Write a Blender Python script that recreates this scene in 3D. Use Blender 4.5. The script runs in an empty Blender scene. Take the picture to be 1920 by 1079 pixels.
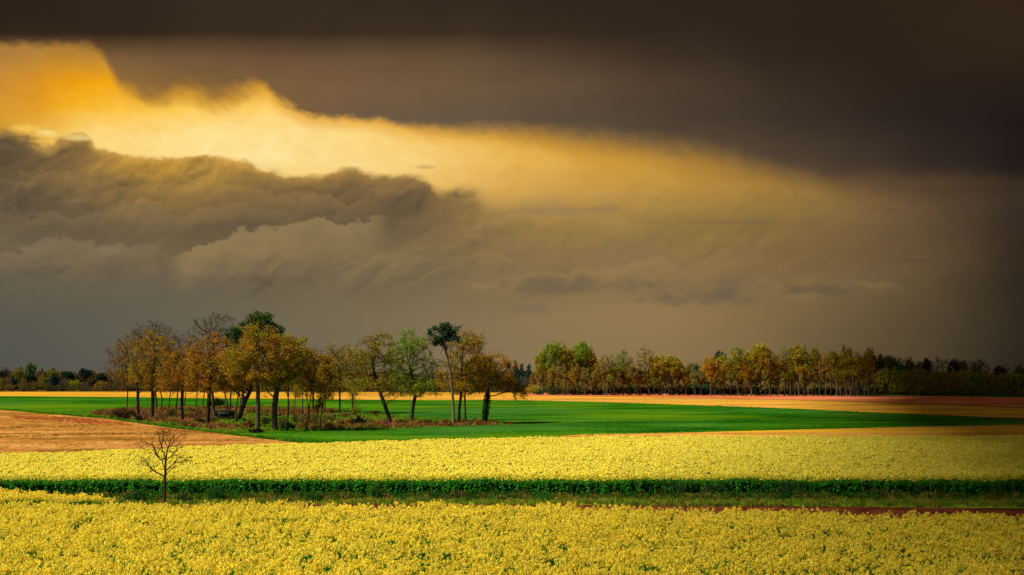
import bpy, math, random
import numpy as np
from mathutils import Vector, kdtree

# ---------------------------------------------------------------- camera
SC = bpy.context.scene
COL = SC.collection
FPX, CX, CY, CAMH = 2667.0, 960.0, 539.5, 8.0
PITCH = math.atan(165.5 / FPX)
cam_data = bpy.data.cameras.new('camera')
cam_data.lens = 50.0; cam_data.sensor_width = 36.0
cam_data.clip_start = 0.5; cam_data.clip_end = 20000
cam = bpy.data.objects.new('camera', cam_data); COL.objects.link(cam)
cam.location = (0, 0, CAMH); cam.rotation_euler = (math.pi/2 + PITCH, 0, 0)
SC.camera = cam

def ray(px, py):
    u = (px-CX)/FPX; v = (CY-py)/FPX
    cp, sp = math.cos(PITCH), math.sin(PITCH)
    return Vector((u, cp - v*sp, sp + v*cp))
def G(px, py, z=0.0):
    d = ray(px, py); t = (z-CAMH)/d.z
    return Vector((d.x*t, d.y*t, z))

# ---------------------------------------------------------------- view, sun, sky
SC.view_settings.view_transform = 'Standard'; SC.view_settings.look = 'None'
SC.view_settings.exposure = 0.62; SC.view_settings.gamma = 1.0
SC.cycles.max_bounces = 5; SC.cycles.diffuse_bounces = 3; SC.cycles.transmission_bounces = 3; SC.cycles.adaptive_threshold = 0.02
SUN_EL, SUN_AZ = math.radians(47), math.radians(-112)      # azimuth measured from +Y towards +X
sd = Vector((math.sin(SUN_AZ)*math.cos(SUN_EL), math.cos(SUN_AZ)*math.cos(SUN_EL), math.sin(SUN_EL)))
ld = bpy.data.lights.new('sun', 'SUN'); ld.energy = 4.6; ld.angle = math.radians(3.0); ld.color = (1.0, 0.93, 0.80)
sun = bpy.data.objects.new('sun', ld); COL.objects.link(sun)
sun.rotation_euler = sd.to_track_quat('Z', 'Y').to_euler(); sun.location = (0, 0, 900)

def lin(c):
    return tuple(((v/255)/12.92 if v/255 <= 0.04045 else ((v/255+0.055)/1.055)**2.4) for v in c) + (1.0,)

class NT:
    def __init__(s, tree): s.t = tree; s.n = tree.nodes; s.l = tree.links
    def new(s, typ, **kw):
        n = s.n.new(typ)
        for k, v in kw.items(): setattr(n, k, v)
        return n
    def put(s, sock, v):
        if v is None: return
        if hasattr(v, 'is_output') or isinstance(v, bpy.types.NodeSocket): s.l.new(v, sock)
        else: sock.default_value = v
    def m(s, op, a, b=None, c=None, clamp=False):
        n = s.new('ShaderNodeMath', operation=op, use_clamp=clamp)
        s.put(n.inputs[0], a); s.put(n.inputs[1], b)
        if c is not None: s.put(n.inputs[2], c)
        return n.outputs[0]
    def xyz(s, x, y, z=0.0):
        n = s.new('ShaderNodeCombineXYZ'); s.put(n.inputs[0], x); s.put(n.inputs[1], y); s.put(n.inputs[2], z); return n.outputs[0]
    def noise(s, vec, scale=1.0, detail=5.0, rough=0.5, dist=0.0, lac=2.0):
        n = s.new('ShaderNodeTexNoise'); s.put(n.inputs['Vector'], vec); s.put(n.inputs['Scale'], scale)
        n.inputs['Detail'].default_value = detail; n.inputs['Roughness'].default_value = rough
        n.inputs['Distortion'].default_value = dist; n.inputs['Lacunarity'].default_value = lac
        return n.outputs['Fac']
    def mix(s, f, a, b, typ='MIX'):
        n = s.new('ShaderNodeMix', data_type='RGBA', blend_type=typ, clamp_factor=True)
        s.put(n.inputs[0], f); s.put(n.inputs[6], a); s.put(n.inputs[7], b); return n.outputs[2]
    def sstep(s, v, a, b, lo=0.0, hi=1.0, kind='SMOOTHSTEP'):
        n = s.new('ShaderNodeMapRange', interpolation_type=kind)
        s.put(n.inputs[0], v); s.put(n.inputs[1], a); s.put(n.inputs[2], b); n.inputs[3].default_value = lo; n.inputs[4].default_value = hi
        return n.outputs[0]
    def ramp(s, fac, stops, interp='EASE'):
        n = s.new('ShaderNodeValToRGB'); r = n.color_ramp; r.interpolation = interp
        s.put(n.inputs[0], fac)
        stops = sorted(stops)
        while len(r.elements) < len(stops): r.elements.new(0.5)
        for e, (p, c) in zip(r.elements, stops): e.position = max(0, min(1, p)); e.color = c
        return n.outputs[0]

def build_sky():
    w = bpy.data.worlds.new('World'); SC.world = w; w.use_nodes = True
    N = NT(w.node_tree); N.n.clear()
    out = N.new('ShaderNodeOutputWorld')
    tc = N.new('ShaderNodeTexCoord'); sep = N.new('ShaderNodeSeparateXYZ'); N.l.new(tc.outputs['Generated'], sep.inputs[0])
    az = N.m('ARCTAN2', sep.outputs[0], sep.outputs[1])
    el = N.m('ARCSINE', sep.outputs[2])
    # plan coordinates of a distant upright cloud front: X along it, Y downwards
    azc = N.m('MAXIMUM', N.m('MINIMUM', az, 0.95), -0.95)
    X = N.m('MULTIPLY_ADD', N.m('TANGENT', azc), 2667.0, 960.0)
    Y = N.m('MULTIPLY_ADD', N.m('DIVIDE', N.m('TANGENT', N.m('MINIMUM', el, 1.2)), N.m('COSINE', azc)), -2667.0, 705.0)
    Sw = N.noise(N.xyz(N.m('DIVIDE', X, 260.0), N.m('DIVIDE', Y, 260.0), 3.0), 1.0, 3, 0.5)
    S = N.m('DIVIDE', N.m('ADD', X, N.m('MULTIPLY', N.m('SUBTRACT', Sw, 0.5), 110.0)), 1920.0, clamp=True)
    P = N.xyz(N.m('DIVIDE', X, 100.0), N.m('DIVIDE', Y, 100.0), 0.0)
    def row(stops): return N.ramp(S, [(x/1920.0, lin(c)) for x, c in stops], 'B_SPLINE')
    def rows(lst, Yw):
        col = row(lst[0][1])
        for (y0, _), (y1, st) in zip(lst, lst[1:]):
            col = N.mix(N.sstep(Yw, float(y0), float(y1), kind='LINEAR'), col, row(st))
        return col
    S0 = N.m('DIVIDE', X, 1920.0, clamp=True)
    def curve(pts, lo, hi):
        n = N.new('ShaderNodeFloatCurve'); N.put(n.inputs['Value'], S0)
        c = n.mapping.curves[0]; n.mapping.extend = 'HORIZONTAL'
        pts = sorted(pts)
        while len(c.points) < len(pts): c.points.new(0.5, 0.5)
        for q, (x, y) in zip(c.points, pts): q.location = (x/1920.0, (y-lo)/(hi-lo)); q.handle_type = 'AUTO'
        n.mapping.update()
        return N.m('MULTIPLY_ADD', n.outputs[0], float(hi-lo), float(lo))
    # noises
    Pw = N.xyz(N.m('MULTIPLY', N.m('DIVIDE', X, 100.0), 0.72), N.m('DIVIDE', Y, 100.0))
    nbig = N.noise(Pw, 0.55, 3, 0.5)
    nA = N.noise(Pw, 1.3, 8, 0.56, 0.1)
    nfine = N.noise(Pw, 3.6, 6, 0.6, 0.2)
    jA = N.m('SUBTRACT', nA, 0.5); jB = N.m('SUBTRACT', nbig, 0.5); jF = N.m('SUBTRACT', nfine, 0.5)
    Yw = N.m('ADD', Y, N.m('MULTIPLY', jB, 45.0))
    # --- bright opening
    glow = rows([
        (90, [(0,(168,122,62)),(110,(186,134,52)),(200,(168,120,56)),(500,(150,110,60))]),
        (150,[(0,(200,140,54)),(90,(230,152,18)),(180,(244,168,14)),(260,(232,158,24)),(400,(222,160,48)),(520,(236,184,76)),(800,(230,180,80))]),
        (200,[(0,(214,150,50)),(90,(238,166,28)),(190,(250,188,46)),(300,(255,204,84)),(500,(253,210,112)),(620,(250,198,96)),(900,(230,170,70))]),
        (250,[(0,(205,150,48)),(90,(244,192,80)),(200,(255,220,130)),(400,(255,224,148)),(600,(255,222,142)),(760,(252,210,118)),(900,(236,182,78)),(1080,(204,154,66)),(1300,(150,115,60))]),
        (300,[(0,(225,175,70)),(120,(250,208,110)),(300,(255,226,152)),(600,(255,224,148)),(800,(246,206,118)),(950,(232,180,80)),(1100,(214,160,60)),(1300,(188,140,52)),(1500,(142,108,58))]),
        (350,[(0,(240,195,100)),(600,(250,214,130)),(760,(240,195,104)),(900,(226,176,90)),(1050,(205,160,78)),(1200,(192,148,66)),(1400,(170,128,56)),(1510,(142,108,56)),(1640,(108,82,54)),(1850,(74,57,42))]),
        (400,[(0,(200,160,85)),(850,(192,154,88)),(1100,(170,138,76)),(1300,(152,124,70)),(1500,(140,112,66)),(1700,(106,84,58)),(1850,(68,55,42)),(1920,(50,42,34))])], Yw)
    gk = N.m('ADD', N.m('MULTIPLY_ADD', jF, 0.28, 1.0), N.m('MULTIPLY', jA, 0.30))
    gc = N.new('ShaderNodeCombineColor')
    for i, e in enumerate((0.55, 1.0, 2.1)): N.put(gc.inputs[i], N.m('POWER', gk, e))
    col = N.mix(1.0, glow, gc.outputs[0], 'MULTIPLY')
    # --- lower cloud mass
    # warped, nearly isotropic cloud space, leaning slightly up to the right
    wx = N.m('MULTIPLY', N.m('SUBTRACT', N.noise(N.xyz(N.m('DIVIDE', X, 180.0), N.m('DIVIDE', Y, 150.0), 1.7), 1.0, 2, 0.5), 0.5), 1.5)
    wy = N.m('MULTIPLY', N.m('SUBTRACT', N.noise(N.xyz(N.m('DIVIDE', X, 180.0), N.m('DIVIDE', Y, 150.0), 6.2), 1.0, 2, 0.5), 0.5), 0.9)
    Pl = N.xyz(N.m('ADD', wx, N.m('DIVIDE', X, 130.0)), N.m('ADD', wy, N.m('MULTIPLY_ADD', N.m('DIVIDE', X, 100.0), 0.26, N.m('DIVIDE', Y, 100.0))), 4.3)
    def shifted(scale, dx, dy, detail, rough, typ='FBM'):
        def one(v):
            n = N.new('ShaderNodeTexNoise', noise_type=typ); N.put(n.inputs['Vector'], v); n.inputs['Scale'].default_value = scale
            n.inputs['Detail'].default_value = detail; n.inputs['Roughness'].default_value = rough
            if typ != 'FBM': n.inputs['Offset'].default_value = 0.9; n.inputs['Gain'].default_value = 1.4
            return n.outputs['Fac']
        a = one(Pl)
        v = N.new('ShaderNodeVectorMath', operation='ADD'); N.put(v.inputs[0], Pl); v.inputs[1].default_value = (dx, dy, 0)
        return N.m('SUBTRACT', one(v.outputs[0]), a), a
    e1, n1 = shifted(1.0, 0.05, 0.13, 7, 0.52)
    e2, n2 = shifted(2.6, 0.02, 0.05, 5, 0.55)
    low = rows([
        (270,[(0,(84,72,56)),(70,(104,86,62)),(150,(112,92,62)),(260,(190,145,62)),(450,(170,134,74)),(700,(160,130,80))]),
        (320,[(0,(92,78,60)),(150,(134,107,66)),(290,(200,154,64)),(450,(170,134,68)),(620,(144,114,68)),(760,(120,98,67)),(880,(190,148,78)),(1050,(206,158,78))]),
        (370,[(0,(90,80,64)),(150,(110,93,68)),(300,(160,126,66)),(450,(142,114,68)),(600,(118,97,68)),(760,(94,80,64)),(850,(130,106,70)),(950,(176,138,74)),(1100,(184,142,72)),(1300,(176,136,62)),(1550,(142,110,60)),(1750,(92,72,52)),(1900,(56,46,36))]),
        (420,[(0,(92,82,68)),(150,(112,96,72)),(300,(112,95,70)),(450,(108,92,68)),(600,(106,91,68)),(750,(100,86,66)),(850,(126,104,71)),(1050,(156,126,74)),(1200,(152,122,70)),(1400,(140,112,66)),(1600,(116,93,63)),(1750,(94,75,54)),(1850,(66,54,42)),(1920,(49,41,33))]),
        (470,[(0,(112,100,80)),(150,(118,102,78)),(330,(108,93,70)),(500,(130,110,78)),(650,(128,109,78)),(800,(122,104,76)),(1000,(136,113,76)),(1200,(140,116,76)),(1400,(132,108,70)),(1600,(112,90,62)),(1750,(92,74,54)),(1850,(65,54,41)),(1920,(48,40,32))]),
        (530,[(0,(95,90,78)),(200,(102,93,79)),(400,(106,95,78)),(600,(110,98,78)),(800,(118,103,78)),(1000,(130,110,78)),(1200,(132,111,77)),(1400,(132,109,75)),(1600,(112,92,65)),(1750,(86,71,52)),(1850,(61,51,39)),(1920,(45,38,31))]),
        (600,[(0,(86,86,80)),(300,(97,94,84)),(600,(114,104,85)),(900,(130,112,84)),(1200,(148,124,86)),(1400,(132,110,75)),(1600,(104,87,62)),(1750,(78,66,49)),(1850,(57,49,38)),(1920,(42,37,30))]),
        (690,[(0,(82,83,80)),(300,(93,92,86)),(600,(111,103,88)),(900,(130,114,90)),(1200,(138,117,83)),(1450,(120,101,72)),(1600,(90,77,57)),(1750,(70,60,45)),(1850,(51,45,35)),(1920,(39,35,28))])],
        N.m('ADD', Y, N.m('MULTIPLY', N.m('SUBTRACT', n1, 0.5), 90.0)))
    reg = N.m('MULTIPLY', N.sstep(Y, 585.0, 500.0), N.sstep(X, 1150.0, 450.0, 0.28, 1.0))
    calm = N.sstep(N.noise(Pl, 0.6, 2, 0.5), 0.35, 0.62, 0.35, 1.25)
    rel = N.m('MULTIPLY', calm, N.m('ADD', N.m('MULTIPLY', e1, 1.9), N.m('MULTIPLY', e2, 0.8)))
    gain = N.m('MULTIPLY_ADD', N.m('MULTIPLY', rel, reg), 1.25, 1.0)
    gain = N.m('MAXIMUM', gain, 0.55)
    cc = N.new('ShaderNodeCombineColor')
    for i, (e, w_) in enumerate(((1.08, 1.05), (0.98, 1.01), (0.72, 0.90))):
        N.put(cc.inputs[i], N.m('MULTIPLY', N.m('POWER', gain, e), w_))
    lowc = N.mix(1.0, low, cc.outputs[0], 'MULTIPLY')
    edge_l = curve([(0,236),(40,248),(80,264),(115,256),(150,256),(180,276),(280,284),(350,290),(430,293),(480,310),(530,325),(600,325),(650,312),(700,324),(790,330),(830,352),(880,352),(930,378),(1050,372),(1300,372),(1600,385),(1920,400)], 200, 450)
    soft = curve([(0,9),(700,12),(850,22),(950,60),(1100,70),(1920,60)], 0, 100)
    dl = N.m('ADD', N.m('SUBTRACT', Y, edge_l), N.m('ADD', N.m('MULTIPLY', jA, 62.0), N.m('MULTIPLY', jF, 26.0)))
    ml = N.sstep(N.m('DIVIDE', dl, soft), -0.6, 1.0)
    # thin gilded rim just inside the top edge
    rim = N.m('MULTIPLY', N.sstep(N.m('DIVIDE', dl, soft), 3.2, 0.2), N.sstep(X, 950.0, 300.0))
    lowc = N.mix(N.m('MULTIPLY', rim, 0.55), lowc, lin((222,170,78)))
    col = N.mix(ml, col, lowc)
    # banks of lit billows with dark bases inside the lower mass
    def bank(col, top, dark, lit, depth, rough=34.0, x0=0, x1=1920, f=60.0, op=0.8):
        e = curve(top, 200, 700)
        d = N.m('ADD', N.m('SUBTRACT', Y, e), N.m('ADD', N.m('MULTIPLY', jA, rough*1.5), N.m('MULTIPLY', jF, rough)))
        inside = N.sstep(d, -3.0, 7.0)
        fade = N.sstep(d, float(depth), 0.0)
        win = N.m('MULTIPLY', N.sstep(X, float(x0), float(x0+f)), N.sstep(X, float(x1), float(x1-f)))
        bright = N.m('MULTIPLY', N.m('MULTIPLY', inside, fade), win)
        above = N.m('MULTIPLY', N.m('MULTIPLY', N.sstep(d, 2.0, -3.0), N.sstep(d, -float(depth), 0.0)), win)
        col = N.mix(N.m('MULTIPLY', above, op*0.55), col, lin(dark))
        return N.mix(N.m('MULTIPLY', bright, op), col, lin(lit))
    col = bank(col, [(0,470),(60,452),(120,436),(180,425),(240,450),(330,482),(380,458),(430,444),(470,434),(510,436),(550,424),(600,414),(640,416),(680,404),(700,404),(760,430),(900,440)], (92,80,63), (150,127,87), 75, 52, 300, 740, 60, 0.75)
    col = bank(col, [(0,478),(60,462),(140,446),(200,452),(300,470)], (90,80,65), (130,113,84), 55, 50, -60, 330, 80, 0.6)
    col = bank(col, [(700,560),(850,528),(950,518),(1050,510),(1150,498),(1230,488),(1260,505),(1320,520)], (132,110,76), (150,124,80), 34, 34, 820, 1320, 90, 0.6)
    col = bank(col, [(0,330),(100,322),(200,345),(300,356),(420,340),(520,352),(620,372),(720,366),(800,384)], (96,80,60), (140,112,70), 48, 60, -60, 760, 120, 0.5)
    col = bank(col, [(0,392),(120,402),(240,384),(330,392),(450,380),(560,396),(640,400)], (88,76,62), (126,106,76), 40, 60, -60, 600, 120, 0.5)
    col = bank(col, [(1120,560),(1200,556),(1290,545),(1360,536),(1430,520),(1500,548),(1560,530),(1640,522),(1700,540)], (112,94,70), (138,115,76), 30, 30, 1150, 1720, 90, 0.45)
    col = bank(col, [(860,420),(960,404),(1060,392),(1140,400),(1240,430)], (132,108,74), (160,130,84), 30, 40, 840, 1240, 90, 0.4)
    def blob(col, cx, cy, rx, ry, c, op, slope=0.0, amp=1.6):
        dx = N.m('DIVIDE', N.m('SUBTRACT', X, float(cx)), float(rx))
        dy = N.m('DIVIDE', N.m('SUBTRACT', N.m('MULTIPLY_ADD', dx, slope*rx, Y), float(cy)), float(ry))
        q = N.m('ADD', N.m('MULTIPLY', dx, dx), N.m('MULTIPLY', dy, dy))
        q = N.m('ADD', q, N.m('MULTIPLY', N.m('ADD', jA, N.m('MULTIPLY', jF, 0.8)), -amp*2.2))
        return N.mix(N.m('MULTIPLY', N.sstep(q, 1.15, -0.5), op), col, lin(c))
    for b in [(1060,535,190,22,(112,96,74),0.75), (1310,560,130,20,(104,90,72),0.8), (1390,535,70,20,(110,94,72),0.6),
              (1530,542,70,13,(98,83,64),0.75), (1600,530,30,8,(98,83,64),0.5), (1060,395,110,10,(146,120,84),0.6),
              (1380,415,170,8,(118,98,70),0.6), (1660,395,60,6,(92,74,56),0.6), (1700,489,130,4,(86,70,54),0.5),
              (850,362,46,11,(104,88,66),0.8), (798,312,26,5,(190,148,90),0.6), (1000,580,60,9,(120,104,82),0.5),
              (40,262,46,14,(70,60,48),0.6), (190,470,40,14,(150,126,86),0.5), (1120,390,60,8,(130,108,80),0.4)]:
        col = blob(col, *b)
    for b in [(40,238,40,10,(252,206,96),0.8), (78,247,26,9,(255,226,150),0.8), (140,256,34,7,(255,222,140),0.7)]:
        col = blob(col, *b, amp=0.8)
    # --- upper storm cloud
    up = rows([
        (0,  [(0,(38,29,21)),(480,(58,45,34)),(960,(50,39,29)),(1440,(42,32,23)),(1920,(50,36,24))]),
        (55, [(0,(50,37,26)),(300,(50,38,28)),(700,(60,46,34)),(1000,(56,43,32)),(1300,(48,37,28)),(1600,(42,32,24)),(1920,(50,37,24))]),
        (105,[(0,(140,100,56)),(200,(118,87,54)),(300,(112,84,56)),(700,(104,79,54)),(900,(94,73,52)),(1050,(80,62,46)),(1300,(54,42,32)),(1600,(42,32,24)),(1920,(47,35,24))]),
        (160,[(0,(150,110,56)),(300,(134,98,50)),(480,(120,91,58)),(700,(113,87,60)),(1000,(102,81,60)),(1300,(68,54,42)),(1600,(44,34,26)),(1850,(38,29,23)),(1920,(38,29,22))]),
        (220,[(0,(130,95,50)),(500,(120,90,56)),(700,(104,85,66)),(1000,(96,80,62)),(1300,(70,57,45)),(1600,(50,40,33)),(1850,(33,27,24)),(1920,(32,26,23))]),
        (300,[(0,(130,100,60)),(900,(116,93,62)),(1100,(104,87,65)),(1300,(92,75,56)),(1600,(66,53,43)),(1850,(38,31,27)),(1920,(33,27,24))]),
        (370,[(0,(130,100,60)),(1300,(120,95,60)),(1600,(92,70,50)),(1850,(50,39,31)),(1920,(42,33,28))])], N.m('ADD', Y, N.m('MULTIPLY', jB, 22.0)))
    uk = N.m('ADD', N.m('MULTIPLY_ADD', jB, 0.30, 1.07), N.m('MULTIPLY', jA, 0.30)); uc = N.new('ShaderNodeCombineColor')
    for i in range(3): N.put(uc.inputs[i], uk)
    up = N.mix(1.0, up, uc.outputs[0], 'MULTIPLY')
    edge_u = curve([(0,78),(160,84),(200,128),(235,165),(290,182),(340,172),(400,184),(440,176),(478,163),(515,182),(560,206),(600,216),(680,220),(740,230),(800,240),(900,244),(1000,254),(1100,268),(1250,284),(1360,300),(1440,318),(1500,332),(1580,348),(1700,352),(1800,356),(1920,362)], 50, 450)
    su = curve([(0,10),(180,16),(250,26),(420,34),(500,16),(580,9),(700,12),(850,20),(1000,34),(1200,44),(1350,46),(1450,34),(1550,30),(1650,40),(1920,46)], 0, 100)
    # wispy, wind-combed underside
    Ps = N.xyz(N.m('SUBTRACT', N.m('DIVIDE', X, 95.0), N.m('DIVIDE', Y, 95.0)), N.m('DIVIDE', Y, 110.0), 9.1)
    ns = N.m('SUBTRACT', N.noise(Ps, 1.7, 6, 0.55, 0.3), 0.5)
    nw = N.m('MULTIPLY', ns, N.m('MULTIPLY_ADD', N.sstep(N.m('ABSOLUTE', N.m('SUBTRACT', X, 370.0)), 220.0, 60.0), 38.0, 16.0))
    du = N.m('ADD', N.m('SUBTRACT', edge_u, Y), N.m('ADD', nw, N.m('ADD', N.m('MULTIPLY', jF, 26.0), N.m('MULTIPLY', jB, 16.0))))
    mu = N.sstep(N.m('DIVIDE', du, su), -1.0, 1.0)
    # amber scattering just below the edge
    amber = N.m('MULTIPLY', N.m('MULTIPLY', N.sstep(du, -34.0, -2.0), N.sstep(X, 1500.0, 900.0)), N.sstep(X, 130.0, 260.0))
    col = N.mix(N.m('MULTIPLY', amber, 0.6), col, lin((226,158,30)))
    col = N.mix(mu, col, up)
    # high part of the dome, far above the picture: broken bright overcast over the clear-sky light
    hi = N.sstep(el, 0.36, 0.62)
    over = N.mix(N.noise(tc.outputs['Generated'], 2.2, 5, 0.55), (0.16,0.15,0.14,1), (0.50,0.46,0.40,1))
    col = N.mix(hi, col, over)
    back = N.sstep(N.m('ABSOLUTE', az), 0.7, 1.2)
    col = N.mix(N.m('MULTIPLY', back, 0.9), col, N.mix(N.noise(tc.outputs['Generated'], 3.0, 5, 0.55), (0.12,0.115,0.11,1), (0.30,0.28,0.25,1)))
    bg = N.new('ShaderNodeBackground'); N.put(bg.inputs[0], col); bg.inputs[1].default_value = 0.651
    sky = N.new('ShaderNodeTexSky', sky_type='NISHITA'); sky.sun_disc = False
    sky.sun_elevation = SUN_EL; sky.sun_rotation = SUN_AZ; sky.dust_density = 3.0
    bs = N.new('ShaderNodeBackground'); N.l.new(sky.outputs[0], bs.inputs[0]); bs.inputs[1].default_value = 0.06
    mx = N.new('ShaderNodeMixShader'); N.put(mx.inputs[0], N.m('MULTIPLY_ADD', hi, -0.25, 1.0))
    N.l.new(bs.outputs[0], mx.inputs[1]); N.l.new(bg.outputs[0], mx.inputs[2]); N.l.new(mx.outputs[0], out.inputs[0])
    w.cycles.sampling_method = 'MANUAL'; w.cycles.sample_map_resolution = 512
build_sky()

# ---------------------------------------------------------------- materials
def mat(name):
    m = bpy.data.materials.new(name); m.use_nodes = True
    N = NT(m.node_tree); N.n.clear()
    o = N.new('ShaderNodeOutputMaterial'); N.o = o
    return m, N
def principled(N, col, rough=0.9, spec=0.1, bump=None, bstr=0.3, bdist=0.1):
    b = N.new('ShaderNodeBsdfPrincipled'); N.put(b.inputs['Base Color'], col)
    b.inputs['Roughness'].default_value = rough; b.inputs['Specular IOR Level'].default_value = spec
    if bump is not None:
        bn = N.new('ShaderNodeBump'); N.put(bn.inputs['Height'], bump); bn.inputs['Strength'].default_value = bstr; bn.inputs['Distance'].default_value = bdist
        N.l.new(bn.outputs[0], b.inputs['Normal'])
    N.l.new(b.outputs[0], N.o.inputs[0]); return b
def leaf_out(N, col, trans=0.3):
    d = N.new('ShaderNodeBsdfDiffuse'); N.put(d.inputs[0], col)
    t = N.new('ShaderNodeBsdfTranslucent'); N.put(t.inputs[0], col)
    x = N.new('ShaderNodeMixShader'); x.inputs[0].default_value = trans
    N.l.new(d.outputs[0], x.inputs[1]); N.l.new(t.outputs[0], x.inputs[2]); N.l.new(x.outputs[0], N.o.inputs[0])
def island(N):
    return N.new('ShaderNodeNewGeometry').outputs['Random Per Island']
def objcol(N): return N.new('ShaderNodeObjectInfo').outputs['Color']
def tcoord(N, sx=1, sy=1, sz=1, rot=0):
    t = N.new('ShaderNodeTexCoord'); mp = N.new('ShaderNodeMapping'); N.l.new(t.outputs['Object'], mp.inputs[0])
    mp.inputs['Scale'].default_value = (sx, sy, sz); mp.inputs['Rotation'].default_value = (0, 0, rot); return mp.outputs[0]

def leaf_mat(name='leaves', trans=0.3, base=None, warm=(1.14,0.92,0.7,1), cool=(0.80,1.12,0.9,1)):
    m, N = mat(name)
    c = objcol(N) if base is None else base
    v = N.noise(tcoord(N), 0.35, 3, 0.5)
    h = N.mix(N.sstep(v, 0.35, 0.65), warm, cool)
    c1 = N.mix(1.0, c, h, 'MULTIPLY')
    k = N.sstep(island(N), 0.0, 1.0, 0.55, 1.5, 'LINEAR')
    cc = N.new('ShaderNodeCombineColor'); [N.put(cc.inputs[i], k) for i in range(3)]
    leaf_out(N, N.mix(1.0, c1, cc.outputs[0], 'MULTIPLY'), trans)
    return m
M_LEAF = leaf_mat('leaves')
M_NEEDLE = leaf_mat('needles', 0.15, warm=(1.25,1.1,0.7,1), cool=(0.75,0.95,1.2,1))
def bark_mat():
    m, N = mat('bark')
    c = objcol(N); v = N.noise(tcoord(N, 3, 3, 0.6), 2.0, 5, 0.6)
    k = N.mix(v, (0.45,0.45,0.45,1), (1.5,1.5,1.45,1))
    mossy = N.mix(N.m('MULTIPLY', N.sstep(N.noise(tcoord(N), 0.8, 3), 0.5, 0.65), 0.45), N.mix(1.0, c, k, 'MULTIPLY'), (0.05,0.07,0.015,1))
    principled(N, mossy, 0.95, 0.05, v, 0.6, 0.05); return m
M_BARK = bark_mat()
def twig_mat():
    m, N = mat('twig_bark'); principled(N, objcol(N), 0.95, 0.05); return m
M_TWIG = twig_mat()

def ground_mat(name, cols, streak=(0.02, 0.25), rot=0.0, clump=0.25, patch=None, bump=0.5, bd=0.1, grain=1.2, rg=0.09, patch2=None):
    """cols: dark, mid, light. Streaks run along the drilling rows."""
    m, N = mat(name)
    s = N.noise(tcoord(N, streak[0], streak[1], 1, rot), 1.0, 6, 0.6)
    c = N.noise(tcoord(N), clump, 6, 0.65)
    g = N.noise(tcoord(N, 1, 0.22, 1, rot), grain, 4, 0.75)
    f = N.m('ADD', N.m('MULTIPLY', s, 0.45), N.m('ADD', N.m('MULTIPLY', c, 0.25), N.m('MULTIPLY', g, 0.30)))
    col = N.ramp(f, [(0.5-rg, lin(cols[0])), (0.50, lin(cols[1])), (0.5+rg, lin(cols[2]))], 'LINEAR')
    if patch:
        pc, sc, lo, hi = patch
        col = N.mix(N.sstep(N.noise(tcoord(N, sc[0], sc[1], 1, rot), 1.0, 5, 0.6), lo, hi), col, lin(pc))
    if patch2:
        pc, sc, lo, hi = patch2
        col = N.mix(N.sstep(N.noise(tcoord(N, sc[0], sc[1], 1, rot+0.4), 1.0, 5, 0.6), lo, hi), col, lin(pc))
    principled(N, col, 1.0, 0.0, f, bump, bd); return m

# ---------------------------------------------------------------- mesh helpers
def quads_mesh(name, V, Q, mats, mi=None, smooth=False):
    """V (n,3) float, Q (m,k) int with k = 3 or 4"""
    me = bpy.data.meshes.new(name)
    V = np.asarray(V, dtype=np.float32); Q = np.asarray(Q, dtype=np.int32)
    k = Q.shape[1]
    me.vertices.add(len(V)); me.vertices.foreach_set('co', V.ravel())
    me.loops.add(Q.size); me.loops.foreach_set('vertex_index', Q.ravel())
    me.polygons.add(len(Q)); me.polygons.foreach_set('loop_start', np.arange(0, Q.size, k, dtype=np.int32))
    me.polygons.foreach_set('loop_total', np.full(len(Q), k, dtype=np.int32))
    for mm in mats: me.materials.append(mm)
    if mi is not None: me.polygons.foreach_set('material_index', np.asarray(mi, dtype=np.int32))
    if smooth: me.polygons.foreach_set('use_smooth', np.ones(len(Q), dtype=bool))
    me.update(); me.validate(); return me
def obj(name, me, parent=None, color=None):
    o = bpy.data.objects.new(name, me); COL.objects.link(o); o.parent = parent
    if color is not None: o.color = (*color[:3], 1)
    return o
def tag(o, label=None, cat=None, group=None, kind=None):
    if label: o['label'] = label
    if cat: o['category'] = cat
    if group: o['group'] = group
    if kind: o['kind'] = kind
    return o
def empty(name, loc, rz=0.0, sc=1.0):
    o = bpy.data.objects.new(name, None); COL.objects.link(o); o.location = loc; o.rotation_euler = (0, 0, rz)
    o.scale = (sc, sc, sc) if isinstance(sc, (int, float)) else sc; o.empty_display_size = 0.5; return o
def poly_sheet(name, pts, z, m, label, kind='structure', sub=0):
    V = [(p[0], p[1], z) for p in pts]
    me = bpy.data.meshes.new(name); me.from_pydata(V, [], [list(range(len(V)))]); me.materials.append(m); me.update()
    o = obj(name, me); tag(o, label, None, None, kind); return o
def leaf_quads(rng, P, size, up=0.0, aspect=0.6):
    """one bent diamond per point"""
    n = len(P)
    a = rng.normal(size=(n,3)); a /= np.linalg.norm(a, axis=1)[:,None]
    b = rng.normal(size=(n,3)); b[:,2] += up; b -= (a*b).sum(1)[:,None]*a; b /= np.linalg.norm(b, axis=1)[:,None]
    s = size*(0.6+0.8*rng.random(n))[:,None]
    V = np.stack([P-a*s*0.5, P-b*s*0.5*aspect, P+a*s*0.5, P+b*s*0.5*aspect], 1).reshape(-1,3)
    return V, np.arange(4*n).reshape(-1,4)

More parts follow.
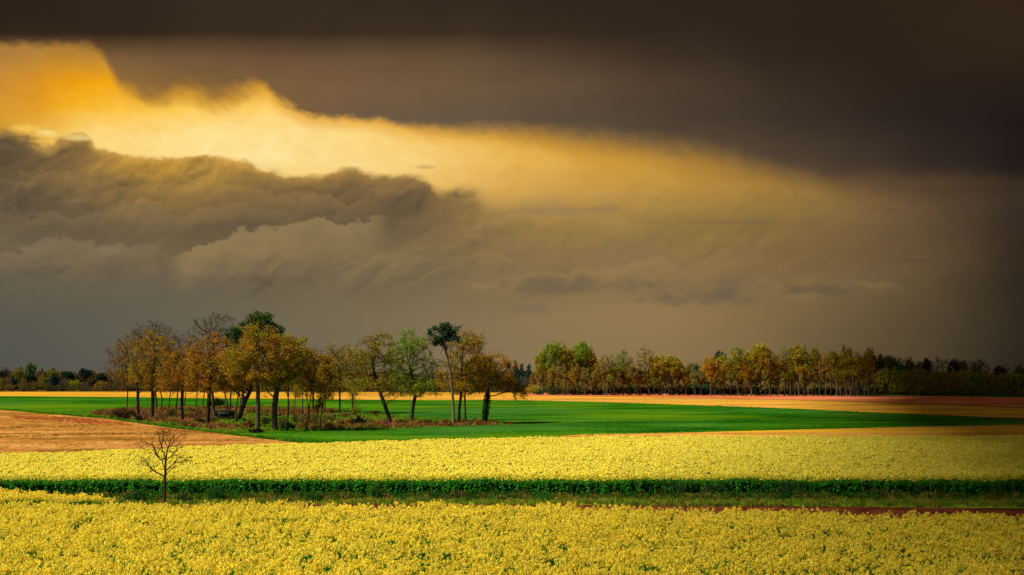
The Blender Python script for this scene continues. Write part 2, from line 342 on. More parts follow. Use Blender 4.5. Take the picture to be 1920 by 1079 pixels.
# ---------------------------------------------------------------- ground and fields
def P(*pts): return [G(x, y) for x, y in pts]
base = ground_mat('rough_meadow_soil', [(30,34,12),(48,50,20),(66,62,28)])
g = poly_sheet('ground', [(-9000,-300),(9000,-300),(9000,15000),(-9000,15000)], -0.01, base, 'ground')
M_GREEN = ground_mat('young_wheat', [(16,62,6),(36,88,10),(66,112,16)], (0.03,0.05), 0.0, 0.018, ((84,112,8),(0.012,0.010),0.46,0.68), rg=0.065, patch2=((52,96,36),(0.016,0.012),0.50,0.66))
M_STUB = ground_mat('stubble', [(130,84,28),(180,128,50),(208,158,76)], (0.012,0.09), 0.02, 0.05, ((196,150,34),(0.003,0.03),0.48,0.60), 0.8, 0.2)
M_SOIL = ground_mat('dry_tilled_soil', [(150,70,40),(186,102,62),(204,128,84)], (0.012,0.05), 0.02, 0.05, None, 0.8, 0.2)
M_LEFT = ground_mat('weedy_stubble', [(104,72,22),(160,108,48),(190,138,72)], (0.03,0.12), 0.10, 0.16, None, 1.0, 0.25)
M_GOLD = ground_mat('golden_stubble', [(150,100,20),(184,134,34),(202,154,54)], (0.01,0.03), 0.0, 0.1)
M_RED = ground_mat('red_brown_soil', [(66,30,18),(96,48,28),(122,68,40)], (0.3,0.8), 0.0, 0.6, None, 1.0, 0.15)
M_WOOD = ground_mat('bracken_floor', [(80,48,24),(112,76,34),(136,104,44)], (0.10,0.14), 0.0, 0.10, ((50,92,6),(0.04,0.05),0.42,0.52), 1.0, 0.3)
M_VERGE = ground_mat('verge_grass', [(56,90,14),(96,126,24),(136,150,40)], (0.1,0.5), 0.0, 0.3, None, 1.0, 0.15)
M_DARKG = ground_mat('dark_grass', [(12,46,0),(28,72,2),(60,98,6)], (0.03,0.3), 0.0, 0.3)
EXT = 900
def wide(top, bot):      # polygon from a far edge (left to right) and a near edge
    return P(*top) + P(*reversed(bot))
poly_sheet('far_stubble_field', wide([(-900,734),(200,735),(620,735),(1010,737)], [(-900,744),(200,746),(620,749),(1010,751)]), 0.004, M_GOLD, 'golden stubble strip below the left woods')
poly_sheet('tilled_soil_field', wide([(985,736.5),(1200,738),(1640,742.5),(2000,744),(3200,748)], [(985,742.5),(1200,744.5),(1500,750),(1740,757),(1920,764),(3200,800)]), 0.008, M_SOIL, 'pinkish tilled soil below the right woods')
poly_sheet('grass_strip', wide([(1600,740.6),(1740,740.6),(2000,741.5),(3200,745)], [(1600,741),(1740,743),(1920,745.5),(3200,750)]), 0.014, M_DARKG, 'thin green grass strip before the right woods')
poly_sheet('right_stubble_field', wide([(620,740),(985,742.3),(1200,744.7),(1500,750.2),(1740,757.2),(1920,764.2),(3200,801)], [(620,752),(985,752),(1200,758),(1500,768),(1740,778),(1920,785),(3200,830)]), 0.012, M_STUB, 'golden stubble strip with drill lines')
# dark furrow line between soil and stubble
poly_sheet('field_track', wide([(1080,743.4),(1200,744.8),(1500,750.2),(1740,757.2),(1920,764.2),(3200,801)], [(1080,743.7),(1200,745.3),(1500,751.2),(1740,758.6),(1920,766),(3200,804)]), 0.020, ground_mat('track_earth', [(84,66,18),(120,92,30),(160,120,50)]), 'thin dark weedy line between the strips')
green = P((-900,742),(0,743),(210,744.5),(430,748),(620,749.5),(860,750.5),(985,751),(1100,753.5),(1300,760),(1500,767),(1700,777),(1860,784),(3200,838)) + \
        P((3200,788),(1920,797),(1500,806),(1300,812),(1000,822.5),(800,828),(560,832),(500,823),(330,804),(200,785),(100,776),(0,769),(-900,720+20))
green = P((-1400,741),(0,743),(210,744.5),(430,748),(620,749.5),(860,750.5),(985,751),(1100,753.5),(1300,760),(1500,767),(1700,777),(1880,785),(1960,789),
          (1960,797),(1500,806),(1300,812),(1000,822.5),(800,828),(560,832),(480,822),(330,804),(200,785),(100,776),(0,769),(-400,758),(-1400,748))
poly_sheet('green_wheat_field', green, 0.016, M_GREEN, 'bright green field of young wheat')
poly_sheet('grass_verge_far', P((560,828),(500,820),(330,800.5),(200,782),(90,774),(0,766),(-400,755),(-400,760),(0,770),(90,778),(200,787),(330,805.5),(500,824.5),(570,834)), 0.022, M_DARKG, 'dark green grass margin round the left stubble').name = 'field_margin'
MARGIN = P((560,828),(500,820),(330,800.5),(200,782),(90,774),(90,777),(200,786),(330,804.5),(500,823.5),(570,833))
poly_sheet('left_stubble_field', P((-1400,747),(-400,758),(0,769),(90,777),(200,786),(330,804.5),(480,822),(565,832),(400,850),(0,865),(-900,880),(-1900,880)), 0.026, M_LEFT, 'orange brown weedy stubble on the left')
poly_sheet('near_stubble_strip', P((1000,822),(1100,815),(1300,811.5),(1500,806),(1920,796.5),(2600,785),(2600,830),(1000,830)), 0.026, M_STUB, 'thin tan stubble strip behind the yellow crop').name = 'stubble_strip'
poly_sheet('woodland_floor', P((160,775),(205,766),(300,763),(420,760),(560,765),(650,774),(745,780),(800,786),(905,789),(962,796),(900,799),(760,803),(690,806),(560,809),(500,813),(400,806),(300,795),(230,785)), 0.030, M_WOOD, 'reddish brown bracken floor under the grove')
poly_sheet('crop_soil', [(-160,20),(160,20),(160,200),(-160,200)], 0.034, ground_mat('crop_floor', [(20,40,8),(30,58,12),(52,70,24)]), 'dark soil under the rapeseed').name = 'crop_ground'
# trim: crop ground is limited to the two crop blocks
bpy.data.objects.remove(bpy.data.objects['crop_ground'], do_unlink=True)
M_CROPG = ground_mat('crop_floor_mat', [(14,36,6),(24,56,10),(44,66,20)])

def far_edge():   # far limit of the second crop, ground coordinates (crop tops seen at these pixels)
    pts = [(-700,866),(-200,856),(0,852),(250,843.5),(560,832.5),(800,826),(1000,821.5),(1400,818.5),(1920,819),(2600,820)]
    return [G(x, y, 1.3) for x, y in pts]
def xy(v): return (v.x, v.y)
FE = [xy(v) for v in far_edge()]
mid_poly = [(-70,95.6),(70,95.6)] + FE[::-1]
fr_far = [G(x, y, 1.35) for x, y in [(-500,944),(0,938.5),(150,940),(300,942),(600,943),(900,946),(1200,950),(1500,956),(1920,966),(2500,978)]]
front_poly = [(-46,43),(46,43)] + [xy(v) for v in fr_far[::-1]]
tail = [xy(G(x, y, 1.35)) for x, y in [(-500,910),(0,919),(120,924),(205,931),(215,934),(150,932.5),(0,929),(-500,924)]]
for nm, pl in (('crop_ground', mid_poly), ('crop_ground', front_poly)):
    poly_sheet(nm, pl, 0.034, M_CROPG, 'dark ground under the yellow crop')
poly_sheet('crop_ground', tail, 0.034, M_CROPG, 'dark ground under the yellow crop')
poly_sheet('soil_strip', P((-600,949),(300,948),(700,944),(1000,946.5),(1300,947),(1920,954),(2600,962),(2600,1010),(1920,1000),(900,1000),(-600,1000)), 0.028, M_RED, 'bare red brown soil beside the front crop')
poly_sheet('verge', P((-600,938),(300,938),(900,935.5),(1500,934),(2600,936),(2600,962),(1920,954.5),(1300,948.5),(1000,947.5),(700,945.5),(300,949),(-600,951)), 0.032, M_VERGE, 'grass verge between the ditch and the soil')
poly_sheet('ditch_bank', P((-900,926),(2700,926),(2700,940),(1500,939),(900,938.5),(300,941),(-900,941)), 0.036, M_DARKG, 'rough grassy bank of the ditch')

# ---------------------------------------------------------------- unseen slab added overhead to darken the right of the fields
def add_shade_cloud():
    H = 420.0; off = Vector((sd.x, sd.y, 0))/sd.z*H
    rng = np.random.default_rng(8); V = []; F = []
    # footprint of the shade on the ground, ragged, then lifted along the sun's direction
    n = 60; left = []
    for i in range(n+1):
        y = 20 + 1000*(i/n)**1.5
        left.append((SHADE_X0 + (SHADE_K+0.03*min(1, y/450))*y + (2.0+0.035*y)*(rng.random()-0.5), y))
    nx = 14
    top = []; bot = []
    for i, (x, y) in enumerate(left):
        for j in range(nx):
            t = (j/(nx-1))**1.5; X = x + t*(700+0.6*y)
            th = 60*min(1, t*8)*(0.5+rng.random()); zz = 10*math.sin(X*0.03+y*0.011)+6*rng.random()
            bot.append((X+off.x, y+off.y, H + zz*min(1, t*6))); top.append((X+off.x, y+off.y, H + 2 + th))
    V = bot+top; k = len(bot)
    for i in range(n):
        for j in range(nx-1):
            a = i*nx+j; F.append((a, a+1, a+nx+1, a+nx)); F.append((k+a, k+a+nx, k+a+nx+1, k+a+1))
    for i in range(n):
        a = i*nx; F.append((a, a+nx, k+a+nx, k+a)); a = i*nx+nx-1; F.append((a, k+a, k+a+nx, a+nx))
    for j in range(nx-1):
        F.append((j, k+j, k+j+1, j+1)); a = n*nx+j; F.append((a, a+1, k+a+1, k+a))
    m, N = mat('shade_cloud_grey'); v = N.noise(tcoord(N), 0.02, 6, 0.6); principled(N, N.mix(v, (0.25,0.23,0.21,1), (0.55,0.52,0.48,1)), 1.0, 0.0)
    o = obj('added_shade_cloud', quads_mesh('added_shade_cloud', V, F, [m], smooth=True)); tag(o, 'unseen slab added overhead to shade the right side of the fields', None, None, 'structure')
SHADE_X0, SHADE_K = 0.0, 0.212
add_shade_cloud()

# ---------------------------------------------------------------- stuff: scattered plants
def proto_coll(name, protos):
    c = bpy.data.collections.new(name)
    for i, me in enumerate(protos):
        o = bpy.data.objects.new(name + '_plant', me); c.objects.link(o)
    return c
def scatter(name, polys, z, coll, density, seed, smin, smax, label, tilt=0.12, bands=None, gapscale=0.9):
    me = bpy.data.meshes.new(name)
    V = []; F = []
    for pl in polys:
        F.append(list(range(len(V), len(V)+len(pl)))); V += [(p[0], p[1], z) for p in pl]
    me.from_pydata(V, [], F); me.update()
    o = obj(name, me, None, (0.15,0.115,0.05)); tag(o, label, None, None, 'stuff')
    t = bpy.data.node_groups.new(name + '_nodes', 'GeometryNodeTree'); N = NT(t)
    t.interface.new_socket('Geometry', in_out='INPUT', socket_type='NodeSocketGeometry')
    t.interface.new_socket('Geometry', in_out='OUTPUT', socket_type='NodeSocketGeometry')
    gi = N.new('NodeGroupInput'); go = N.new('NodeGroupOutput')
    tri = N.new('GeometryNodeTriangulate'); N.l.new(gi.outputs[0], tri.inputs[0])
    d = N.new('GeometryNodeDistributePointsOnFaces'); N.l.new(tri.outputs[0], d.inputs['Mesh'])
    d.inputs['Density'].default_value = density; d.inputs['Seed'].default_value = seed
    ci = N.new('GeometryNodeCollectionInfo'); ci.inputs['Collection'].default_value = coll
    ci.inputs['Separate Children'].default_value = True; ci.inputs['Reset Children'].default_value = True
    pts = d.outputs['Points']
    pos = N.new('GeometryNodeInputPosition')
    dn = N.new('ShaderNodeTexNoise'); N.l.new(pos.outputs[0], dn.inputs['Vector']); dn.inputs['Scale'].default_value = gapscale; dn.inputs['Detail'].default_value = 3
    dz = N.new('ShaderNodeTexNoise'); N.l.new(pos.outputs[0], dz.inputs['Vector']); dz.inputs['Scale'].default_value = 0.22; dz.inputs['Detail'].default_value = 3
    if bands:   # thin out plants where the noise is low: natural gaps
        cmp = N.new('FunctionNodeCompare', data_type='FLOAT', operation='LESS_THAN')
        N.l.new(dn.outputs[0], cmp.inputs[0]); cmp.inputs[1].default_value = bands
        dg = N.new('GeometryNodeDeleteGeometry', domain='POINT'); N.l.new(pts, dg.inputs[0]); N.l.new(cmp.outputs[0], dg.inputs['Selection']); pts = dg.outputs[0]
    ip = N.new('GeometryNodeInstanceOnPoints'); N.l.new(pts, ip.inputs['Points']); N.l.new(ci.outputs[0], ip.inputs['Instance'])
    ip.inputs['Pick Instance'].default_value = True
    rr = N.new('FunctionNodeRandomValue', data_type='FLOAT_VECTOR'); rr.inputs['Min'].default_value = (-tilt, -tilt, 0); rr.inputs['Max'].default_value = (tilt, tilt, 6.283)
    N.l.new(rr.outputs[0], ip.inputs['Rotation'])
    rs = N.new('FunctionNodeRandomValue', data_type='FLOAT'); rs.inputs[2].default_value = smin; rs.inputs[3].default_value = smax; rs.inputs['Seed'].default_value = 5
    sc = N.m('MULTIPLY', rs.outputs[1], N.m('MULTIPLY_ADD', dz.outputs[0], 0.5, 0.75))
    N.l.new(sc, ip.inputs['Scale'])
    N.l.new(ip.outputs[0], go.inputs[0])
    md = o.modifiers.new('scatter', 'NODES'); md.node_group = t
    return o

def simple_leaf_mat(name, c, c2, trans=0.3, lo=0.6, hi=1.4):
    m, N = mat(name)
    r = island(N); oi = N.new('ShaderNodeObjectInfo').outputs['Random']
    col = N.mix(N.m('FRACT', N.m('ADD', r, oi)), lin(c), lin(c2))
    k = N.sstep(oi, 0.0, 1.0, lo, hi, 'LINEAR')
    cc = N.new('ShaderNodeCombineColor'); [N.put(cc.inputs[i], k) for i in range(3)]
    leaf_out(N, N.mix(1.0, col, cc.outputs[0], 'MULTIPLY'), trans); return m
M_PETAL = simple_leaf_mat('rape_petals', (255,222,44), (255,240,104), 0.36, 0.88, 1.08)
M_PETAL_FAR = simple_leaf_mat('rape_petals_even', (255,236,66), (255,246,130), 0.4, 0.97, 1.06)
M_BUD = simple_leaf_mat('rape_buds', (190,180,40), (150,160,30), 0.3)
M_STEM = simple_leaf_mat('rape_stems', (76,142,22), (104,158,34), 0.45)
M_RLEAF = simple_leaf_mat('rape_leaves', (34,104,20), (64,134,40), 0.45)

def rape_plant(seed, heads=7, petals=16, leafy=6, psize=0.042, h=1.35, spread=0.2, flower=1.0, drop=0.10, petal=None):
    rng = np.random.default_rng(seed)
    Vs = []; Qs = []; Ms = []; off = 0
    def add(V, Q, mi):
        nonlocal off
        Vs.append(V); Qs.append(Q+off); Ms.append(np.full(len(Q), mi)); off += len(V)
    def strip(a, b, w0, w1, mi):
        a = np.array(a); b = np.array(b); d = b-a; s = np.cross(d, rng.normal(size=3)); s /= np.linalg.norm(s)+1e-9
        add(np.array([a-s*w0, a+s*w0, b+s*w1, b-s*w1]), np.array([[0,1,2,3]]), mi)
    strip((0,0,0), (0.02,0,h*0.7), 0.012, 0.008, 2); strip((0,0,0), (0.0,0.02,h*0.7), 0.012, 0.008, 2)
    for i in range(heads):
        a = rng.random()*6.283; r = spread*math.sqrt(rng.random()) if i else 0.0
        tip = np.array([r*math.cos(a), r*math.sin(a), h*(1.0 - 0.16*rng.random()*(r/spread) - drop*rng.random())])
        zb = h*(0.45+0.2*rng.random())
        strip((0,0,zb), tip, 0.007, 0.004, 2)
        fl = flower*(0.8+0.4*rng.random())
        n = max(3, int(petals*fl))
        # ring and dome of open flowers below a tuft of buds
        th = rng.random(n)*6.283; zz = rng.random(n)
        rad = 0.052*np.sqrt(np.clip(1-(zz*0.9)**2, 0.1, 1))*(0.75+0.35*rng.random(n))
        Pp = np.stack([tip[0]+rad*np.cos(th), tip[1]+rad*np.sin(th), tip[2]-0.085+zz*0.10], 1)
        V, Q = leaf_quads(rng, Pp, psize*1.25, 0.0, 0.95)
        add(V, Q, 0)
        Pp = tip + rng.normal(size=(3,3))*0.012 + np.array([0,0,0.008]); V, Q = leaf_quads(rng, Pp, 0.03, 0, 0.9); add(V, Q, 1)
    for i in range(leafy):
        a = rng.random()*6.283; z = h*(0.08+0.62*rng.random()); L = 0.13+0.16*rng.random()*(1.2-z/h)
        c = np.array([math.cos(a), math.sin(a), 0.35]); s = np.array([-math.sin(a), math.cos(a), 0])*L*0.28
        b0 = np.array([0,0,z]); b1 = b0+c*L*0.6; b2 = b0+c*np.array([1,1,-0.4])*L*1.25
        add(np.array([b0-s*0.2, b0+s*0.2, b1+s, b1-s, b2+s*0.4, b2-s*0.4]), np.array([[0,1,2,3],[3,2,4,5]]), 3)
    V = np.concatenate(Vs); Q = np.concatenate(Qs); Mi = np.concatenate(Ms)
    return quads_mesh('rape_plant', V, Q, [petal or M_PETAL, M_BUD, M_STEM, M_RLEAF], Mi)
C_FRONT = proto_coll('rape_front', [rape_plant(s, 7, 26, 8, 0.031, 1.35, 0.28, 1.0, 0.15) for s in range(8)])
C_MID = proto_coll('rape_mid', [rape_plant(40+s, 8, 11, 4, 0.062, 1.37, 0.2, 1.0, 0.03, M_PETAL_FAR) for s in range(5)])
C_EDGE = proto_coll('rape_edge', [rape_plant(60+s, 3, 3, 34, 0.05, 1.36, 0.2, 0.25, 0.06) for s in range(6)])
scatter('front_rapeseed_crop', [front_poly], 0.04, C_FRONT, 8.8, 3, 0.82, 1.14, 'yellow flowering rapeseed filling the foreground', 0.1, 0.44, 2.8)
scatter('rapeseed_tail', [tail], 0.04, C_FRONT, 11.0, 4, 0.92, 1.1, 'narrow strip of yellow rapeseed beyond the tractor line at left', 0.1)
scatter('second_rapeseed_crop', [mid_poly], 0.04, C_MID, 9.0, 5, 0.9, 1.05, 'second band of yellow flowering rapeseed behind the ditch', 0.1, 0.33, 1.2)
edge = [(-60,94.2),(60,94.2),(60,95.5),(-60,95.5)]
scatter('rapeseed_edge', [edge], 0.04, C_EDGE, 24.0, 6, 0.93, 1.08, 'dark green leafy side of the second rapeseed band', 0.1)

def tuft(seed, n, h, w, mats, bend=0.3, spread=0.15, mi=None, leaf=0, lsize=0.08):
    rng = np.random.default_rng(seed); V = []; Q = []; M = []
    for i in range(n):
        a = rng.random()*6.283; r = spread*rng.random(); b = np.array([r*math.cos(a), r*math.sin(a), 0])
        hh = h*(0.5+0.6*rng.random()); a2 = rng.random()*6.283; dv = np.array([math.cos(a2), math.sin(a2), 0])*bend*hh
        s = np.array([-math.sin(a2), math.cos(a2), 0])*w*0.5
        k = len(V); V += [b-s, b+s, b+dv*0.3+s*0.8+[0,0,hh*0.6], b+dv*0.3-s*0.8+[0,0,hh*0.6], b+dv+s*0.15+[0,0,hh], b+dv-s*0.15+[0,0,hh]]
        Q += [[k,k+1,k+2,k+3],[k+3,k+2,k+4,k+5]]; j = i % len(mats); M += [j, j]
    V = np.array(V)
    if leaf:
        Pp = rng.normal(size=(leaf,3))*[spread,spread,h*0.22]+[0,0,h*0.55]; Pp[:,2] = np.abs(Pp[:,2])
        V2, Q2 = leaf_quads(rng, Pp, lsize); Q = np.concatenate([np.array(Q), Q2+len(V)]); V = np.concatenate([V, V2]); M += [rng.integers(len(mats)) for _ in range(leaf)]
    return quads_mesh('tuft', V, np.array(Q), mats, M)
M_G1 = simple_leaf_mat('grass_bright', (92,132,22), (140,150,44)); M_G2 = simple_leaf_mat('grass_deep', (24,84,16), (56,112,24))
M_G3 = simple_leaf_mat('dead_grass', (176,140,66), (140,100,48)); M_G4 = simple_leaf_mat('bramble_leaf', (30,62,14), (62,66,20)); M_G5 = simple_leaf_mat('bracken_dead', (146,74,62), (118,62,42))
M_G6 = simple_leaf_mat('ditch_leaf', (20,72,30), (44,100,30))
C_VERGE = proto_coll('verge_tufts', [tuft(i, 26, 0.28, 0.02, [M_G1, M_G1, M_G2] if i < 3 else [M_G1, M_G3], 0.5, 0.22) for i in range(5)])
C_DITCH = proto_coll('ditch_tufts', [tuft(10, 30, 0.75, 0.03, [M_G2, M_G4], 0.4, 0.25, leaf=60, lsize=0.1), tuft(11, 20, 0.6, 0.03, [M_G4, M_G3], 0.5, 0.3, leaf=90, lsize=0.09),
     tuft(12, 36, 0.7, 0.03, [M_G1, M_G2], 0.4, 0.25), tuft(13, 20, 0.65, 0.03, [M_G6], 0.4, 0.3, leaf=120, lsize=0.1), tuft(14, 24, 0.5, 0.03, [M_G2, M_G3], 0.4, 0.3, leaf=50, lsize=0.07)])
C_BRACK = proto_coll('bracken_tufts', [tuft(20, 26, 0.8, 0.06, [M_G5, M_G5, M_G3], 0.6, 0.5), tuft(21, 20, 0.6, 0.07, [M_G5, M_G4], 0.6, 0.5, leaf=30, lsize=0.16), tuft(22, 26, 0.7, 0.06, [M_G3, M_G5], 0.5, 0.5)])
C_WGRASS = proto_coll('wood_grass_tufts', [tuft(30, 26, 0.5, 0.06, [M_G2, M_G1], 0.6, 0.5), tuft(31, 26, 0.45, 0.06, [M_G1], 0.6, 0.5)])
scatter('verge_grass', [[(-44,88.9),(44,86.5),(44,91.2),(-44,91.2)]], 0.04, C_VERGE, 7.0, 11, 0.7, 1.2, 'short sunlit verge grass along the ditch')
scatter('ditch_vegetation', [[(-46,90.6),(46,90.6),(46,93.7),(-46,93.7)]], 0.04, C_DITCH, 4.6, 12, 0.45, 0.9, 'rough brambles, nettles and grasses along the ditch')
brk = [[xy(v) for v in P((165,776),(215,768),(330,766),(470,765),(620,769),(640,774),(560,781),(430,781),(380,793),(330,797),(230,785))],
       [xy(v) for v in P((560,800),(640,806),(700,804),(900,799),(962,796.5),(905,791),(800,793),(700,792),(600,790))],
       [xy(v) for v in P((330,799),(395,806),(470,806),(455,801),(380,795))],
       [xy(v) for v in P((530,808),(560,809),(630,808),(625,800),(560,798),(530,800))]]
scatter('dead_bracken', brk, 0.04, C_BRACK, 0.8, 13, 0.4, 1.1, 'reddish brown dead bracken under the grove', 0.12, 0.47, 0.12)
scatter('woodland_grass', [[xy(v) for v in P((165,775),(215,766),(330,763),(470,761),(620,767),(745,780),(800,786),(905,789),(962,796),(900,800),(760,804),(690,807),(560,811),(500,814),(400,807),(300,796),(230,786))]], 0.04, C_WGRASS, 0.45, 14, 0.5, 1.1, 'grass tufts between the trees of the grove', bands=0.5)

M_DOCK = simple_leaf_mat('red_weed', (170,66,44), (190,96,52)); M_WEED = simple_leaf_mat('stubble_weed', (92,96,22), (128,104,30)); M_STRAW = simple_leaf_mat('straw', (206,156,78), (176,124,52))
C_DOCK = proto_coll('dock_tufts', [tuft(50, 14, 0.22, 0.04, [M_DOCK], 0.7, 0.3), tuft(51, 12, 0.18, 0.04, [M_DOCK, M_STRAW], 0.7, 0.3)])
C_WEED = proto_coll('weed_tufts', [tuft(52, 14, 0.16, 0.04, [M_WEED], 0.8, 0.3), tuft(53, 12, 0.14, 0.04, [M_WEED, M_STRAW], 0.8, 0.3)])
C_STRAW = proto_coll('straw_tufts', [tuft(54, 14, 0.14, 0.03, [M_STRAW], 0.6, 0.3), tuft(55, 12, 0.12, 0.03, [M_STRAW, M_WEED], 0.8, 0.3)])
def band(*a): return [xy(v) for v in P(*a)]
scatter('red_weeds', [band((15,781),(60,781),(150,785),(250,797),(245,799),(170,796),(90,790),(30,786)), band((300,805),(420,814),(420,816),(300,807))], 0.03, C_DOCK, 1.6, 31, 0.6, 1.3, 'reddish weeds in a band across the left stubble', bands=0.42, gapscale=0.35)
scatter('green_weeds', [band((-60,803),(120,800),(180,798),(180,799.5),(60,803),(-60,805)), band((-60,820),(100,816),(330,812),(330,813.5),(150,817.5),(-60,824))], 0.03, C_WEED, 2.0, 32, 0.6, 1.3, 'thin lines of green weeds between the stubble rows', bands=0.45, gapscale=0.5)
scatter('stubble_straw', [[xy(v) for v in P((-200,765),(0,770),(90,779),(200,788),(330,806),(480,824),(550,831),(400,849),(0,864),(-200,868))]], 0.03, C_STRAW, 0.9, 33, 0.6, 1.3, 'short straw tufts standing in the left stubble', bands=0.45, gapscale=0.3)

scatter('margin_grass', [[xy(v) for v in MARGIN]], 0.04, C_WGRASS, 0.8, 41, 0.3, 0.8, 'rough grass on the margin round the left stubble', bands=0.42, gapscale=0.5)
scatter('field_edge_weeds', [band((562,831),(800,827.2),(1000,821.8),(1000,822.4),(800,828),(562,832.4)), band((1000,821.8),(1200,813.5),(1500,805.6),(1960,796.3),(1960,797.4),(1500,806.8),(1200,814.8),(1000,822.6)), band((960,750.3),(1300,759.6),(1700,776.5),(1880,784.4),(1880,785.4),(1700,777.4),(1300,760.4),(960,751))], 0.03, C_WGRASS, 0.5, 42, 0.2, 0.6, 'ragged grasses along the seams between the fields', bands=0.48, gapscale=0.3)

# ---------------------------------------------------------------- trees
def colonize(rng, trunk, env, n_attr, D, wig=0.25, up=0.08):
    """space colonization: limbs grow from the trunk into the crown's ellipsoids"""
    pos = [Vector(trunk[0])]; par = [-1]
    for a, b in zip(trunk, trunk[1:]):
        a = Vector(a); b = Vector(b); n = max(1, int((b-a).length/D))
        for i in range(1, n+1):
            p = a.lerp(b, i/n)
            if i < n: p += Vector(rng.normal(size=3)*0.04*D)
            pos.append(p); par.append(len(pos)-2)
    vols = np.array([e[3]*e[4]*e[5] for e in env]); vols = vols/vols.sum()
    A = []
    for e, f in zip(env, vols):
        n = max(6, int(n_attr*f)); d = rng.normal(size=(n,3)); d /= np.linalg.norm(d, axis=1)[:,None]
        r = rng.random(n)[:,None]**0.40
        A += list(np.array(e[:3]) + d*r*np.array(e[3:6]))
    A = [Vector(a) for a in A]
    kill = 1.15*D
    nkids = [0]*len(pos)
    for it in range(70):
        if not A: break
        kd = kdtree.KDTree(len(pos))
        for i, p in enumerate(pos): kd.insert(p, i)
        kd.balance()
        acc = {}; keep = []
        for a in A:
            co, i, dist = kd.find(a)
            if dist < kill: continue
            keep.append(a)
            acc.setdefault(i, Vector((0,0,0))); acc[i] += (a-co).normalized()
        A = keep
        if not acc: break
        grown = 0
        for i, v in acc.items():
            if nkids[i] > 3: continue
            d = v.normalized() + Vector(rng.normal(size=3))*wig + Vector((0,0,up))
            if par[i] >= 0: d += (pos[i]-pos[par[i]]).normalized()*0.45
            d.normalize()
            pos.append(pos[i]+d*D); par.append(i); nkids[i] += 1; nkids.append(0); grown += 1
        if not grown: break
    return pos, par

def skeleton_mesh(pos, par, R, r0=0.022, expn=2.3, flare=0.35, mats=None):
    n = len(pos); kids = [[] for _ in range(n)]
    for i, p in enumerate(par):
        if p >= 0: kids[p].append(i)
    rad = [0.0]*n
    for i in range(n-1, -1, -1):
        rad[i] = r0 if not kids[i] else sum(rad[k]**expn for k in kids[i])**(1/expn)
    k = (R-r0)/max(1e-6, rad[0]-r0)
    rad = [r0+(r-r0)*k for r in rad]
    z0 = pos[0].z
    top = max(p.z for p in pos)-z0
    rad = [r*(1+flare*math.exp(-(p.z-z0)/(R*1.6)))*(1.0-0.18*min(1,(p.z-z0)/top)) for r, p in zip(rad, pos)]
    V = []; F3 = []; F4 = []
    def ring(c, d, r, m):
        a = d.orthogonal().normalized(); b = d.cross(a).normalized(); s = len(V)
        for j in range(m):
            t = 6.28318*j/m; V.append(c+a*(math.cos(t)*r)+b*(math.sin(t)*r))
        return s
    stack = [(0, None)]
    done = set()
    while stack:
        start, parent = stack.pop()
        r = rad[start]; m = 9 if r > 0.14 else 6 if r > 0.06 else 3
        if parent is None: d = (pos[kids[0][0]]-pos[0]).normalized(); prev = ring(pos[0], d, r, m)
        else:
            d = (pos[start]-pos[parent]).normalized(); prev = ring(pos[parent], d, min(rad[parent], r*1.15), m)
            cur = ring(pos[start], d, r, m)
            F4 += [(prev+j, prev+(j+1)%m, cur+(j+1)%m, cur+j) for j in range(m)]; prev = cur
        i = start
        while kids[i]:
            ks = sorted(kids[i], key=lambda q: -rad[q])
            for q in ks[1:]: stack.append((q, i))
            q = ks[0]; d = (pos[q]-pos[i]).normalized()
            # keep ring orientation by projecting the first vertex
            c = pos[q]; a = (V[prev]-pos[i]); a = (a-d*a.dot(d)); a = a.normalized() if a.length > 1e-6 else d.orthogonal().normalized(); b = d.cross(a).normalized()
            s = len(V)
            for j in range(m):
                t = 6.28318*j/m; V.append(c+a*(math.cos(t)*rad[q])+b*(math.sin(t)*rad[q]))
            F4 += [(prev+j, prev+(j+1)%m, s+(j+1)%m, s+j) for j in range(m)]; prev = s; i = q
    me = quads_mesh('trunk', [tuple(v) for v in V], F4, [M_BARK], smooth=True)
    return me, rad, kids

